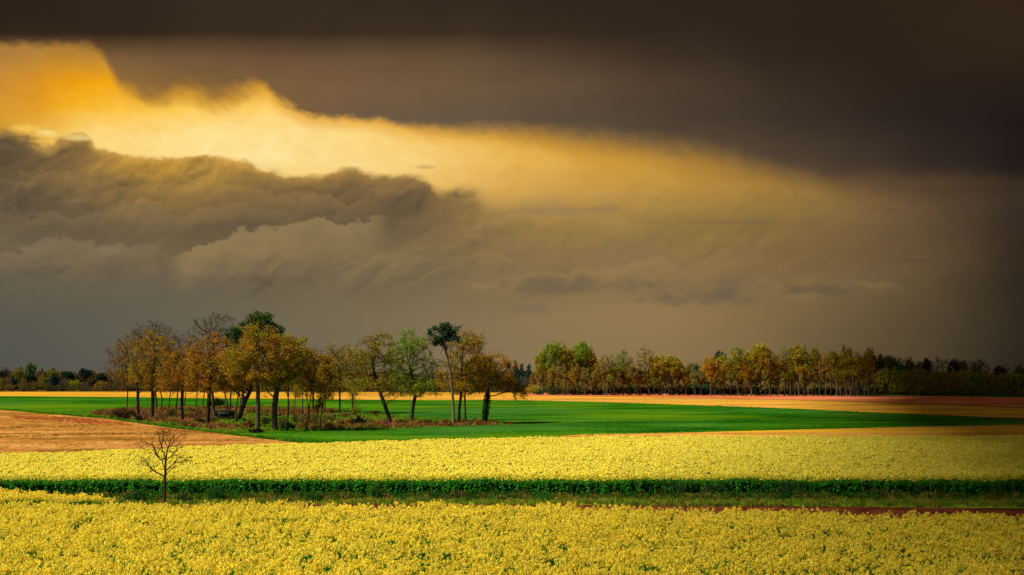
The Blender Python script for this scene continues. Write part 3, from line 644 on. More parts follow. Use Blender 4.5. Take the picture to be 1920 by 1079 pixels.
def build_tree(seed, trunk, env, R, n_attr=420, D=0.6, leaves=6000, lsize=0.2, twigs=4, tlen=0.8, tw=0.024, clump=1.6, aspect=0.7,
               wig=0.25, up=0.08, leafmat=None, r0=0.022, bare_top=None, leaf_spread=0.35, side=None, lowcut=None, limb=2.3):
    """meshes of one tree: trunk and limbs, fine twigs, leaves"""
    rng = np.random.default_rng(seed)
    pos, par = colonize(rng, trunk, env, n_attr, D, wig, up)
    tm, rad, kids = skeleton_mesh(pos, par, R, r0, limb)
    Pn = np.array([tuple(p) for p in pos]); rd = np.array(rad); pr = np.array(par)
    thin = np.where((rd < max(0.07, r0*2.2)) & (pr >= 0))[0]
    if len(thin) == 0: thin = np.arange(1, len(pos))
    D0 = Pn[thin]-Pn[pr[thin]]; D0 /= np.linalg.norm(D0, axis=1)[:,None]+1e-9
    rep = np.repeat(np.arange(len(thin)), max(1, twigs)); nT = len(rep)
    d = D0[rep] + rng.normal(size=(nT,3))*0.7 + [0,0,0.12]; d /= np.linalg.norm(d, axis=1)[:,None]
    st = Pn[thin][rep] - D0[rep]*rng.random(nT)[:,None]*D
    L = tlen*(0.4+0.9*rng.random(nT))[:,None]
    en = st+d*L
    w = np.cross(d, rng.normal(size=(nT,3))); w /= np.linalg.norm(w, axis=1)[:,None]+1e-9
    md = st+d*L*0.5+rng.normal(size=(nT,3))*0.06*tlen
    V = np.stack([st-w*tw*.5, st+w*tw*.5, md+w*tw*.35, md-w*tw*.35, en], 1).reshape(-1,3)
    k = np.arange(nT)[:,None]*5
    Q = np.concatenate([k+np.array([0,1,2,3]), k+np.array([3,2,4,4])], 0)
    # second face is a triangle: widen its tip slightly so that it is a clean quad
    V = np.stack([st-w*tw*.5, st+w*tw*.5, md+w*tw*.35, md-w*tw*.35, en+w*tw*.1, en-w*tw*.1], 1).reshape(-1,3)
    k = np.arange(nT)[:,None]*6
    Q = np.concatenate([k+np.array([0,1,2,3]), k+np.array([3,2,4,5])], 0)
    twm = quads_mesh('twigs', V, Q, [M_TWIG]) if twigs else None
    lm = None
    if leaves:
        wgt = rng.random(len(thin))**clump
        c = Pn[thin]
        ph = rng.random(3)*6.28
        wgt *= 0.35+0.65*(0.5+0.5*np.sin(c[:,0]*0.9+ph[0])*np.sin(c[:,2]*1.0+ph[1])*np.sin(c[:,1]*0.9+ph[2])*1.0)
        if bare_top is not None:
            zt = bare_top; wgt *= 1/(1+np.exp((c[:,2]-zt)/0.7))*0.97+0.03
        if lowcut is not None: wgt *= (c[:,2] > lowcut)
        wr = wgt[rep]; wr = wr/wr.sum()
        idx = rng.choice(nT, size=leaves, p=wr)
        t = rng.random(leaves)[:,None]**0.6
        Pp = st[idx]+(en[idx]-st[idx])*t + rng.normal(size=(leaves,3))*leaf_spread*0.5
        Vl, Ql = leaf_quads(rng, Pp, lsize, 0.0, aspect)
        lm = quads_mesh('crown', Vl, Ql, [leafmat or M_LEAF])
    return tm, twm, lm

BARK_D = (0.035,0.028,0.020); BARK_M = (0.075,0.060,0.042); BARK_G = (0.16,0.14,0.12); TW_GREY = (0.11,0.085,0.075); TW_BR = (0.10,0.06,0.03)
OR = (0.36,0.175,0.016); OB = (0.30,0.165,0.018); GO = (0.34,0.200,0.016); OL = (0.27,0.210,0.018); YG = (0.19,0.26,0.018); RB = (0.28,0.13,0.04)
GREEN = (0.10,0.22,0.02); PINE = (0.048,0.092,0.022); PINEB = (0.040,0.080,0.045)

def tree_object(name, loc, meshes, bark, twigc, leafc, label, cat='tree', group=None, rz=0.0, sc=1.0):
    r = empty(name, loc, rz, sc); tag(r, label, cat, group)
    obj('trunk', meshes[0], r, bark)
    if meshes[1]: obj('twigs', meshes[1], r, twigc)
    if meshes[2]: obj('crown', meshes[2], r, leafc)
    return r

def grove(name, bx, by, tpx, ell, R, leafc, label, leaves=6000, seed=1, bark=BARK_D, twigc=TW_BR, depth=0.9, cat='tree', extra=None, **kw):
    kw.setdefault('twigs', 8); kw.setdefault('limb', 2.75); kw.setdefault('tlen', 1.05); kw.setdefault('clump', 2.4); kw.setdefault('lsize', 0.19)
    """tpx: trunk points in the photo, ell: crown lobes in the photo (cx, cy, rx, ry), given real size at the tree's own distance"""
    b = G(bx, by); s = FPX/b.y*1.0
    rng = random.Random(seed*7+1)
    f = lambda x, y, dy=0.0: ((x-bx)/s, dy, (by-y)/s)
    trunk = [(0,0,-0.1)] + [f(x, y, rng.uniform(-0.25, 0.25)) for x, y in tpx]
    env = []
    for cx, cy, rx, ry in ell:
        x, _, z = f(cx, cy); env.append((x, rng.uniform(-0.12, 0.12)*rx/s*2, z, rx/s*1.17, rx/s*depth, ry/s*1.06))
    if name == 'oak_tree' and R > 0.25 and not kw.get('nolow'):
        x, _, z = f(bx+rng.uniform(-22, 22), rng.uniform(712, 728)); env.append((x, 0, z, rng.uniform(26, 40)/s, 30/s, rng.uniform(10, 18)/s))
    kw.pop('nolow', None)
    kw.setdefault('n_attr', int(sum(e[3]*e[4]*e[5] for e in env)**0.75*16)+90)
    if 'bare_top' in kw: kw['bare_top'] = (by-kw['bare_top'])/s
    if 'lowcut' in kw: kw['lowcut'] = (by-kw['lowcut'])/s
    ms = build_tree(seed, trunk, env, R*0.74, leaves=int(leaves*1.65), **kw)
    t = tree_object(name, b, ms, bark, twigc, leafc, label, cat, 'trees of the grove')
    if extra: extra(t, trunk, s)
    return t

# --- the grove, from left to right
grove('bare_tree', 238, 771, [(238,735),(236,705)], [(222,676,28,30),(238,668,26,30),(212,694,22,16),(236,705,30,22)], 0.20, OB, 'slender nearly bare tree at the left tip of the grove, in a dark bramble mound', leaves=1300, seed=11, tlen=1.2, twigs=12, n_attr=460)
grove('oak_tree', 259, 783, [(258,745),(256,715),(250,690)], [(245,672,36,34),(262,645,32,30),(238,650,26,22),(250,705,40,20)], 0.42, OB, 'oak with one low branch to the right, on the second trunk from the grove\'s left', leaves=3800, seed=12, bare_top=640, tlen=1.0)
grove('bare_tree', 294, 768, [(291,735),(290,690),(288,650)], [(278,632,36,28),(302,640,34,30),(290,618,22,16)], 0.30, OB, 'tall bare grey topped tree behind the two dark trunks at the left grove end', leaves=300, seed=13, twigc=TW_GREY, tlen=1.2, twigs=12, n_attr=560, r0=0.026)
grove('oak_tree', 285, 786, [(286,745),(285,715),(287,680)], [(288,665,38,34),(303,690,42,34),(272,700,30,26),(278,640,22,22)], 0.48, GO, 'golden brown oak on the darkest thick trunk near the left end of the grove', leaves=9000, seed=14)
grove('bare_tree', 330, 770, [(332,740),(336,700)], [(340,655,34,28),(325,668,26,26),(358,664,24,28)], 0.22, OB, 'bare lilac grey treetop showing in the dip left of the tallest bare oak', leaves=150, seed=15, twigc=TW_GREY, tlen=1.2, twigs=12, n_attr=420)
grove('oak_tree', 341, 791, [(341,750),(342,720),(343,690)], [(338,688,34,32),(356,710,38,28),(322,715,30,24),(345,665,20,16)], 0.40, OR, 'orange brown oak with forking low limbs, on the third large trunk from the left', leaves=5200, seed=16)
grove('bare_tree', 402, 776, [(398,740),(396,700),(398,650),(400,625)], [(402,614,38,28),(374,628,28,22),(428,618,20,24),(388,648,40,24)], 0.38, OR, 'tallest bare branched oak, grey crown high above orange leaves left of the round pine', leaves=200, seed=17, twigc=TW_GREY, tlen=1.1, twigs=11, n_attr=620, r0=0.028)
grove('oak_tree', 389, 800, [(391,760),(392,720),(394,680)], [(392,662,38,34),(412,690,40,30),(372,690,34,28),(390,715,46,20)], 0.44, OR, 'orange leaved oak with a slim dark front trunk below the tall bare crown', leaves=9500, seed=18)
grove('pine_tree', 452, 776, [(455,740),(462,700),(472,650),(480,625)], [(485,604,30,17),(504,622,24,17),(463,622,24,17),(485,628,34,12)], 0.45, PINE, 'round topped dark green pine, the highest crown of the grove', leaves=8500, seed=19, bark=BARK_M, lsize=0.26, clump=0.5, leafmat=M_NEEDLE, leaf_spread=0.5, twigs=3, tlen=0.5)
grove('pine_tree', 431, 779, [(432,740),(436,690),(438,650)], [(440,630,17,13),(434,645,15,10)], 0.22, PINE, 'small dark pine top between the bare oak and the round pine', leaves=3200, seed=20, lsize=0.25, clump=0.5, leafmat=M_NEEDLE, leaf_spread=0.5, twigs=3, tlen=0.5)
grove('oak_tree', 446, 790, [(452,772),(461,748),(470,730)], [(440,690,40,34),(455,665,34,24),(430,712,42,22)], 0.55, OB, 'oak whose dark trunk leans strongly to the right beside the low shelter', leaves=9000, seed=21)
grove('oak_tree', 483, 809, [(483,770),(483,735),(480,705),(478,675)], [(478,655,40,34),(505,672,36,36),(455,680,40,32),(480,700,55,24),(482,632,24,18)], 0.45, GO, 'largest olive gold oak, its straight trunk nearest the green field in mid grove', leaves=15000, seed=22, bark=BARK_M)
grove('oak_tree', 517, 807, [(516,770),(519,735),(530,705),(538,680)], [(540,655,30,28),(556,665,24,26),(530,690,32,28),(560,690,26,22)], 0.40, OL, 'oak with a mossy double trunk right of the largest oak', leaves=7500, seed=23, bark=(0.06,0.06,0.03))
grove('oak_tree', 512, 805, [(511,770),(513,745)], [(512,705,22,22),(500,722,20,14)], 0.32, OL, 'short ivy dark trunk pressed against the mossy double trunk', leaves=1800, seed=24)
def sap(bx, by, tx, ty, seed, label, rx=24, ry=30, leaves=2400, c=OB, R=0.11, **k):
    grove('young_tree', bx, by, [((bx*2+tx)/3,(by*2+ty)/3),((bx+2*tx)/3,(by+2*ty)/3),(tx,ty)], [(tx,ty-8,rx,ry),(tx+3,ty+16,rx*1.1,ry*0.8)], R, c, label, leaves=leaves, seed=seed, n_attr=260, **k)
sap(539, 792, 541, 672, 30, 'slim pale pole of a tree between the mossy double trunk and the thicket of saplings', c=OL, R=0.16)
sap(567, 799, 568, 690, 31, 'thin upright tree with a dark foot in the middle of the sapling thicket', R=0.14)
sap(574, 806, 588, 700, 32, 'sapling leaning to the right, its brown foot at the front of the thicket', R=0.13)
sap(590, 805, 606, 708, 33, 'dark thin sapling slanting right, its foot beside the front soil edge', R=0.10, rx=14)
sap(599, 808, 612, 712, 34, 'short nearly straight dark sapling at the right of the thicket', R=0.12, rx=14)
sap(549, 800, 556, 705, 35, 'greyish slanting sapling near the green bush in the thicket', R=0.09, c=OL, rx=13)
sap(583, 803, 570, 715, 36, 'hair thin sapling leaning to the left across the thicket', R=0.07, rx=12, leaves=700)
sap(663, 803, 662, 752, 37, 'little lone sapling before the fallen branch', R=0.06, rx=9, ry=14, leaves=350, c=OL)
grove('oak_tree', 586, 772, [(587,745),(589,715),(590,690)], [(578,678,28,26),(602,680,28,28),(592,708,44,28),(590,726,40,14)], 0.30, RB, 'reddish brown twiggy tree rising behind the sapling thicket', leaves=6500, seed=38, twigc=TW_GREY, tlen=1.0)
grove('oak_tree', 637, 777, [(637,745),(637,715),(635,690)], [(628,672,26,28),(642,695,34,32),(618,708,30,26),(636,724,36,14)], 0.26, OL, 'olive tree on a slim straight trunk, left one of the pair right of the thicket', leaves=6200, seed=39)
grove('oak_tree', 661, 775, [(661,745),(660,720),(658,700)], [(655,680,32,32),(676,690,30,32),(668,714,40,20)], 0.26, GO, 'golden olive tree with a dark slim trunk, right one of the pair', leaves=6800, seed=40)
grove('oak_tree', 733, 797, [(729,783),(722,762),(714,742),(706,720),(700,695),(697,668),(702,645)], [(702,652,34,26),(682,680,30,20),(728,682,26,22),(690,722,46,14),(740,738,30,8),(715,640,22,14)], 0.44, OL, 'oak with a bare dark trunk bent strongly to the left and long level limbs', leaves=6400, seed=41, n_attr=480)
grove('oak_tree', 771, 793, [(773,770),(778,745),(775,715),(768,690),(762,668)], [(772,650,34,28),(752,672,30,26),(800,690,26,24),(790,722,44,14),(755,710,30,20),(785,738,38,7)], 0.42, YG, 'fresh green oak with a slightly bowed dark trunk, greenest crown of the grove', leaves=9500, seed=42, n_attr=560)
def pine_stub(t, trunk, s):
    rng = np.random.default_rng(3)
    pts = [Vector((-9/s,0.1,106/s)), Vector((-30/s,0.1,124/s)), Vector((-24/s,0.1,134/s)), Vector((-17/s,0,146/s))]
    me, _, _ = skeleton_mesh(pts, [-1,0,1,2], 0.10, 0.05); obj('dead_branch', me, t, BARK_G)
grove('scots_pine', 850, 797, [(850,770),(848,735),(844,700),(838,670),(833,650),(830,635)], [(812,626,12,8),(829,618,18,8),(848,624,14,8),(818,638,15,6),(840,634,16,8),(855,640,10,6),(829,650,13,4)], 0.30, PINEB, 'tall thin pale trunked pine with a small dark tufted top on the left side', leaves=3400, seed=43, bark=(0.15,0.11,0.085), lsize=0.24, clump=1.6, leafmat=M_NEEDLE, leaf_spread=0.35, twigs=6, tlen=0.7, twigc=BARK_D, n_attr=330, extra=pine_stub)
grove('oak_tree', 860, 795, [(861,770),(864,745),(866,715),(866,690)], [(866,650,34,26),(882,686,42,32),(850,702,32,28),(894,640,20,14),(866,722,44,16)], 0.34, GO, 'golden brown oak right behind the thin pale pine trunk', leaves=9500, seed=44)
grove('oak_tree', 873, 788, [(872,765),(871,745),(876,720)], [(890,712,30,24),(900,690,26,24),(870,728,30,14)], 0.24, OB, 'slimmer brown tree between the pale pine and the ivy clad trunk', leaves=5200, seed=45)
def ivy(t, trunk, s):
    rng = np.random.default_rng(9); n = 1500
    z = rng.random(n)*4.6; a = rng.random(n)*6.28; r = 0.42+0.28*rng.random(n)*np.sin(z/4.6*3.1)
    Pp = np.stack([np.interp(z, [0, 4.6], [0, 0.5])+np.cos(a)*r, np.sin(a)*r, z+0.5], 1)
    V, Q = leaf_quads(rng, Pp, 0.2); obj('ivy', quads_mesh('ivy', V, Q, [M_LEAF]), t, (0.015,0.045,0.010))
grove('oak_tree', 909, 793, [(911,770),(914,745),(916,720)], [(922,692,30,26),(905,705,28,24),(942,708,28,22),(955,728,20,12),(968,738,18,8)], 0.40, OR, 'orange oak on an ivy clad trunk at the right end of the grove', leaves=8800, seed=46, extra=ivy)
back = [(345,765,0.18,RB,'thin dark trunk seen through the gap behind the third large trunk'),(367,767,0.16,OB,'small leaning tree behind the bracken left of the slim front oak'),(380,764,0.20,OB,'stubby trunk just left of the slim front oak, at the back of the grove'),
        (424,784,0.20,OB,'straight thin dark tree rising in front of the low shelter'),(442,786,0.18,OB,'thin dark pole just left of the leaning trunk'),(449,781,0.14,OB,'thinnest dark pole pressed behind the leaning trunk'),
        (316,772,0.17,OB,'small dark tree standing in the gap between the two left thick trunks and the third'),(302,774,0.20,OB,'dark stem tilting right behind the thickest left trunk'),(608,775,0.16,OL,'slender stem behind the right edge of the thicket'),(540,782,0.15,RB,'brown stem far behind the slim pale pole')]
for i, (bx, by, R, c, lb) in enumerate(back):
    grove('young_tree', bx, by, [(bx+2,by-25),(bx+(-4 if i%2 else 5),by-50)], [(bx,by-72,22,26),(bx+6,by-60,26,18)], R, c, lb, leaves=1500, seed=60+i, n_attr=150)

# --- bushes, shelter and fallen branch of the grove
def bush_mesh(seed, rx, ry, h, leaves, lsize, leafmat=None, clump=1.2):
    env = [(0,0,h*0.5,rx,ry,h*0.5),(rx*0.4,0,h*0.4,rx*0.6,ry*0.6,h*0.4),(-rx*0.45,0,h*0.38,rx*0.55,ry*0.6,h*0.38)]
    return build_tree(seed, [(0,0,-0.05),(0.05,0,h*0.15)], env, 0.06*h**0.5, n_attr=110, D=max(0.12, h*0.12), leaves=leaves, lsize=lsize, twigs=3, tlen=h*0.25, tw=0.02, r0=0.012, leaf_spread=h*0.12, clump=clump)
def bush(bx, by, wpx, hpx, c, label, seed, leaves=1600, lsize=0.16, name='bush', group='bushes of the grove', twigc=TW_BR, cat='bush'):
    b = G(bx, by); s = FPX/b.y; ms = bush_mesh(seed, wpx/2/s, wpx/2/s*0.8, hpx/s, leaves, lsize)
    return tree_object(name, b, ms, BARK_D, twigc, c, label, cat, group)
bush(232, 786, 50, 20, (0.05,0.025,0.02), 'dark purplish bramble mound around the foot of the leftmost tree', 101, 2600, twigc=(0.04,0.02,0.02), name='bramble')
bush(260, 790, 14, 12, (0.02,0.05,0.015), 'small dark green bush at the foot of the second trunk', 102, 700)
bush(376, 795, 16, 10, (0.03,0.03,0.015), 'small black brown bush before the slim front oak', 103, 700)
bush(467, 803, 22, 14, (0.16,0.06,0.02), 'rusty brown bush left of the largest oak', 104, 1000)
bush(480, 812, 34, 8, (0.04,0.02,0.015), 'low dark heap of brush round the foot of the largest oak', 105, 1200)
bush(541, 808, 30, 14, (0.03,0.13,0.03), 'bright green bush right of the mossy double trunk', 106, 1700)
bush(408, 763, 30, 17, (0.02,0.03,0.015), 'dark dense bush at the back of the grove above the shelter', 107, 2000, lsize=0.24)
bush(672, 798, 30, 17, (0.03,0.11,0.025), 'green bush arched over by the fallen branch', 108, 1700)
bush(660, 797, 18, 10, (0.10,0.04,0.02), 'small brown bush left of the fallen branch', 109, 700)
bush(704, 778, 26, 8, (0.07,0.03,0.02), 'low dark brown heap on the grass left of the bent oak', 110, 900)
bush(873, 795, 14, 7, (0.02,0.06,0.015), 'tiny dark green bush at the foot of the slimmer brown tree', 111, 500)
SPOTS = [(186,778,22,8,'at the far left tip of the bracken'),(208,780,18,9,'left of the bramble mound'),(248,784,14,12,'between the two leftmost trunks'),(272,788,20,13,'between the second trunk and the thickest left trunk'),
         (300,790,22,12,'right of the thickest left trunk'),(322,782,20,12,'left of the third large trunk'),(358,789,22,12,'right of the third large trunk'),(372,780,16,11,'behind the small black brown bush'),(398,792,16,8,'right of the slim front oak'),
         (498,799,20,13,'between the largest oak and the mossy trunk'),(528,800,18,15,'just right of the mossy double trunk'),(556,798,20,18,'left in the sapling thicket'),(572,802,20,20,'at the centre of the sapling thicket'),(588,796,20,19,'right in the sapling thicket'),
         (606,800,20,17,'below the short nearly straight sapling'),(622,790,20,11,'before the left one of the slim pair'),(648,784,18,10,'between the two slim trunks of the pair'),(752,796,20,7,'between the bent oak and the green oak'),(800,795,26,7,'between the green oak and the pale pine')]
for i, (x, y, w, h, t) in enumerate(SPOTS):
    bush(x, y, w, h*1.25, [(0.20,0.09,0.05),(0.17,0.11,0.04),(0.13,0.11,0.03)][i % 3], 'low brown brushwood ' + t, 160+i, 500, 0.15, name='brushwood', group='brushwood of the grove')
def tube(pts, radii, m=8):
    V = []; F = []
    for i, p in enumerate(pts):
        d = (Vector(pts[min(i+1, len(pts)-1)])-Vector(pts[max(i-1, 0)])).normalized(); a = d.orthogonal().normalized(); b = d.cross(a)
        for j in range(m):
            t = 6.28318*j/m; V.append(tuple(Vector(p)+a*math.cos(t)*radii[i]+b*math.sin(t)*radii[i]))
    for i in range(len(pts)-1):
        F += [(i*m+j, i*m+(j+1)%m, (i+1)*m+(j+1)%m, (i+1)*m+j) for j in range(m)]
    return V, F
b = G(674, 797); s = FPX/b.y
pts = [((x-674)/s, dy, (797-y)/s) for x, y, dy in [(655,789,0.5),(664,785,0.1),(674,783,-0.2),(682,786,-0.4),(689,791,-0.5),(695,796,-0.5)]]
V, F = tube(pts, [0.07,0.11,0.14,0.15,0.13,0.10])
o = obj('fallen_branch', quads_mesh('fallen_branch', V, F, [M_BARK], smooth=True), None, (0.55,0.33,0.14)); o.location = b
tag(o, 'pale fallen branch arched over a green bush at the front of the grove', 'branch')

def box(V, F, c, sx, sy, sz, rot=0.0):
    k = len(V)
    for dz in (-.5, .5):
        for dx, dy in ((-.5,-.5),(.5,-.5),(.5,.5),(-.5,.5)):
            V.append((c[0]+dx*sx, c[1]+dy*sy, c[2]+dz*sz+dx*rot))
    F += [(k,k+3,k+2,k+1),(k+4,k+5,k+6,k+7)] + [(k+i, k+(i+1)%4, k+4+(i+1)%4, k+4+i) for i in range(4)]
def plain(name, a, b2, scale=3.0):
    m, N = mat(name); v = N.noise(tcoord(N, 1, 1, 6), scale, 5, 0.6); principled(N, N.mix(v, lin(a), lin(b2)), 0.85, 0.15, v, 0.4, 0.03); return m
M_PLANK = plain('weathered_planks', (58,42,30), (120,88,60)); M_SHEET = plain('dark_sheet', (16,30,28), (44,60,52)); M_TROUGH = plain('trough_metal', (26,24,26), (66,60,56))
b = G(421, 787); sh = empty('field_shelter', b); tag(sh, 'low dark lean-to shelter with a green black sheet roof under the trees', 'shelter')
for nm, parts_ in (('post', [(-1.75,-0.9,0.85),(1.5,-0.9,0.7),(-1.75,0.9,0.85),(1.5,0.9,0.7),(0.0,-0.9,0.8)]),):
    for (x, y, h) in parts_:
        V = []; F = []; box(V, F, (x, y, h), 0.12, 0.12, h*2); obj('post', quads_mesh('post', V, F, [M_PLANK]), sh)
V = []; F = []; box(V, F, (0, 0, 1.66), 4.1, 2.2, 0.08, -0.12); obj('roof', quads_mesh('roof', V, F, [M_SHEET]), sh)
V = []; F = []
for i in range(4): box(V, F, (-0.1, 0.98, 0.25+i*0.36), 3.5, 0.04, 0.32)
obj('back_wall', quads_mesh('back_wall', V, F, [M_PLANK]), sh)
V = []; F = []
for i in range(3): box(V, F, (-1.84, 0.0, 0.3+i*0.42), 0.04, 1.75, 0.38)
obj('side_wall', quads_mesh('side_wall', V, F, [M_PLANK]), sh)
V = []; F = []; box(V, F, (0.4, -1.0, 1.15), 3.0, 0.03, 0.75, -0.05); obj('curtain', quads_mesh('curtain', V, F, [M_SHEET]), sh)
V = []; F = []
for c, d in (((0,0,0.12),(0.95,0.6,0.06)),((0,-0.3,0.4),(0.95,0.05,0.5)),((0,0.3,0.4),(0.95,0.05,0.5)),((-0.5,0,0.4),(0.05,0.66,0.5)),((0.5,0,0.4),(0.05,0.66,0.5))): box(V, F, c, *d)
o = obj('trough', quads_mesh('trough', V, F, [M_TROUGH])); o.location = b + Vector((-1.25,-1.55,0)); tag(o, 'small black feeding box at the left front corner of the shelter', 'trough')

# --- lone bare tree by the ditch
def lone():
    b = G(308, 956.5); s = FPX/b.y; f = lambda x, y, d=0.0: ((x-308)/s, d, (956.5-y)/s)
    rng = np.random.default_rng(77)
    pos = [Vector(f(308,957))]; par = [-1]
    def limb(start, pts):
        i = start
        for x, y, d in pts:
            a = pos[i]; e = Vector(f(x, y, d)); n = max(1, int((e-a).length/0.16))
            for k in range(1, n+1):
                p = a.lerp(e, k/n)
                if k < n: p += Vector(rng.normal(size=3)*0.012)
                pos.append(p); par.append(i); i = len(pos)-1
        return i
    def near(x, y):
        t = Vector(f(x, y)); return min(range(len(pos)), key=lambda q: (pos[q]-t).length)
    tr = limb(0, [(308.5,920,0),(308,895,0.02),(309,875,0),(310.5,855,-.03),(313,842,.02),(317,830,.06),(319,820,.1)])
    for p0, pts in [((308,893),[(299,890,-.1),(288,883,-.25),(279,875,-.3),(270,872,-.4),(262,870,-.45)]),((309,893),[(315,886,.1),(321,879,.25),(325,875,.3)]),
                    ((309,884),[(314,880,-.1),(321,874,-.2),(328,868,-.25),(332,860,-.3),(340,859,-.35),(350,862,-.4)]),((308,880),[(303,872,.1),(302,866,.2),(295,862,.3),(288,855,.35),(283,845,.4),(276,846,.45)]),
                    ((310,863),[(305,852,.1),(301,846,.2),(299,838,.25),(296,828,.2),(294,818,.25),(295,808,.3)]),((310,860),[(300,864,-.1),(294,853,-.2),(290,842,-.25),(286,836,-.3),(276,833,-.4),(266,828,-.45)]),
                    ((311,863),[(317,858,.15),(322,853,.25),(326,848,.3),(332,846,.35)]),((313,842),[(319,838,-.1),(326,828,-.2),(331,824,-.25)]),((317,832),[(312,826,-.15),(314,815,-.2),(318,806,-.2)]),
                    ((299,838),[(304,828,-.1),(307,815,-.2),(304,806,-.25)]),((288,883),[(281,884,.1),(274,889,.2)]),((279,875),[(276,868,.1),(268,866,.2)]),((328,868),[(336,869,.1),(343,866,.3)]),((290,842),[(285,850,-.4),(276,852,-.5)]),((286,836),[(284,826,-.1),(289,816,0)]),((319,838),[(328,838,.2),(334,830,.3)])]:
        limb(near(*p0), pts)
    n0 = len(pos)
    # fine shoots from every limb
    for q in list(range(20, n0))*2:
        if rng.random() < 0.8 and pos[q].z > 2.15:
            base_d = (pos[q]-pos[par[q]]).normalized(); d = base_d + Vector(rng.normal(size=3))*0.75; d.normalize(); i = q
            L = int(rng.integers(4, 9))
            for k in range(L):
                d = (d + Vector(rng.normal(size=3))*0.22 + Vector((0,0,0.06))).normalized()
                pos.append(pos[i]+d*0.085); par.append(i); i = len(pos)-1
                if k > 1 and rng.random() < 0.45:
                    e = (d+Vector(rng.normal(size=3))*0.7).normalized(); pos.append(pos[i]+e*0.13); par.append(i); pos.append(pos[-1]+e*0.10); par.append(len(pos)-2)
    # order so that a parent always comes before its children (already true)
    me, rad, kids = skeleton_mesh(pos, par, 0.095, 0.0085, 2.6, 0.2)
    # buds
    ends = [i for i in range(len(pos)) if not kids[i]]
    Pp = np.array([tuple(pos[i]) for i in ends]); Pp = np.repeat(Pp, 2, 0)+rng.normal(size=(len(ends)*2,3))*0.03
    V, Q = leaf_quads(rng, Pp, 0.028)
    r = empty('bare_tree', b); tag(r, 'small lone leafless tree by the ditch between the two yellow crops', 'tree')
    obj('trunk', me, r, (0.07,0.034,0.016)); obj('buds', quads_mesh('buds', V, Q, [M_LEAF]), r, (0.20,0.05,0.02))['kind'] = 'stuff'
lone()

# --- far-off wood that closes the horizon (one mass)
DISTANT = True
# --- bushes of the ditch
for i, (x, y, w, h, c, lb) in enumerate([(703,941,22,24,(0.03,0.12,0.015),'round fresh green bush in the ditch, near the middle of the picture'),(716,941,16,17,(0.07,0.11,0.02),'paler green bush touching the right of the round fresh one'),
        (262,944,40,20,(0.02,0.09,0.02),'low green bush in the ditch left of the lone bare tree'),(344,944,34,14,(0.05,0.08,0.02),'low olive bush in the ditch right of the lone bare tree'),(404,942,34,22,(0.02,0.09,0.02),'dark green bush in the ditch right of the lone tree and its olive neighbour'),
        (1262,934,44,22,(0.02,0.08,0.02),'broad dark green bush in the ditch right of the middle'),(1340,935,40,22,(0.02,0.08,0.02),'dark green bush at the right half of the ditch, next to the broad one'),(1480,935,46,22,(0.015,0.06,0.02),'dark bush in the shaded part of the ditch'),
        (590,942,26,14,(0.03,0.09,0.015),'small green bush of the ditch left of the round fresh one'),(860,941,30,15,(0.07,0.07,0.02),'small olive bush of the ditch right of the paler green one'),(1640,938,40,16,(0.05,0.07,0.015),'olive bush in the ditch under the right crop edge')]):
    bush(x, y, w*1.15, h*1.35, tuple(v*1.4 for v in c), lb, 130+i, 1800, 0.08, group='bushes along the ditch')

# ---------------------------------------------------------------- far trees: prototypes copied with shared meshes
def proto(seed, env, R=0.34, leaves=2600, lsize=0.36, twigs=4, n_attr=220, D=1.0, trunk=None, **kw):
    leaves = int(leaves*2.3); R *= 0.75; twigs += 3
    kw.setdefault('tlen', 1.4); kw.setdefault('tw', 0.05)
    return build_tree(seed, trunk or [(0,0,-0.1),(0.1,0,3.5),(0.0,0.1,7.0)], env, R, n_attr=n_attr, D=D, leaves=leaves, lsize=lsize, twigs=twigs, r0=0.04, leaf_spread=0.7, **kw)
PR = {}   # all are 18 m tall
PR['full'] = [proto(200+i, [(0,0,12.8,4.2,4.2,5.0),(2.4*(-1)**i,0.5,10.4,2.8,2.8,2.8),(-1.5*(-1)**i,-0.5,14.5,2.6,2.6,3.3)], leaves=3600) for i in range(4)]
PR['tall'] = [proto(210+i, [(0,0,13,2.5,2.5,4.8),(0.8*(-1)**i,0.3,15.2,1.9,1.9,2.6),(-1.2*(-1)**i,0,9.5,2,2,2.6)], leaves=2300, trunk=[(0,0,-0.1),(0.3*(-1)**i,0,5),(0.1,0,11)]) for i in range(4)]
PR['sparse'] = [proto(220+i, [(0,0,13,3.4,3.4,4.8),(1.8*(-1)**i,0,11,2.6,2.6,3.2)], leaves=900, twigs=6, trunk=[(0,0,-0.1),(0.5*(-1)**i,0,5),(0.1,0,10)], clump=2.4) for i in range(3)]
PR['bare'] = [proto(230+i, [(0,0,13,3.6,3.6,4.9),(-1.5*(-1)**i,0,10.5,3,3,3.4)], leaves=120, twigs=9, tlen=1.7, trunk=[(0,0,-0.1),(-0.6*(-1)**i,0,5),(0.1,0,9)]) for i in range(3)]
PR['bent'] = [proto(236, [(-1.6,0,13.4,3.4,3.4,4.5),(-3.0,0,11,2.4,2.4,3)], leaves=500, twigs=8, trunk=[(0,0,-0.1),(-1.0,0,4),(-1.6,0,8),(-1.5,0,11)])]
PR['round'] = [proto(240+i, [(0,0,9.6,6.6,6.0,8.2),(2.5*(-1)**i,0,7,4.5,4.5,6.6)], leaves=5200, lsize=0.45, n_attr=200, D=1.2, trunk=[(0,0,-0.1),(0.1,0,3)]) for i in range(3)]
PR['hedge'] = [proto(250+i, [(0,0,9.3,5.4,5.0,8.6),(3.2*(-1)**i,0,6.5,4,4,6.4),(-3*(-1)**i,0,5.5,3.6,3.6,5.4)], leaves=4600, lsize=0.5, n_attr=220, D=1.2, twigs=7, trunk=[(0,0,-0.1),(0.1,0,2)]) for i in range(4)]
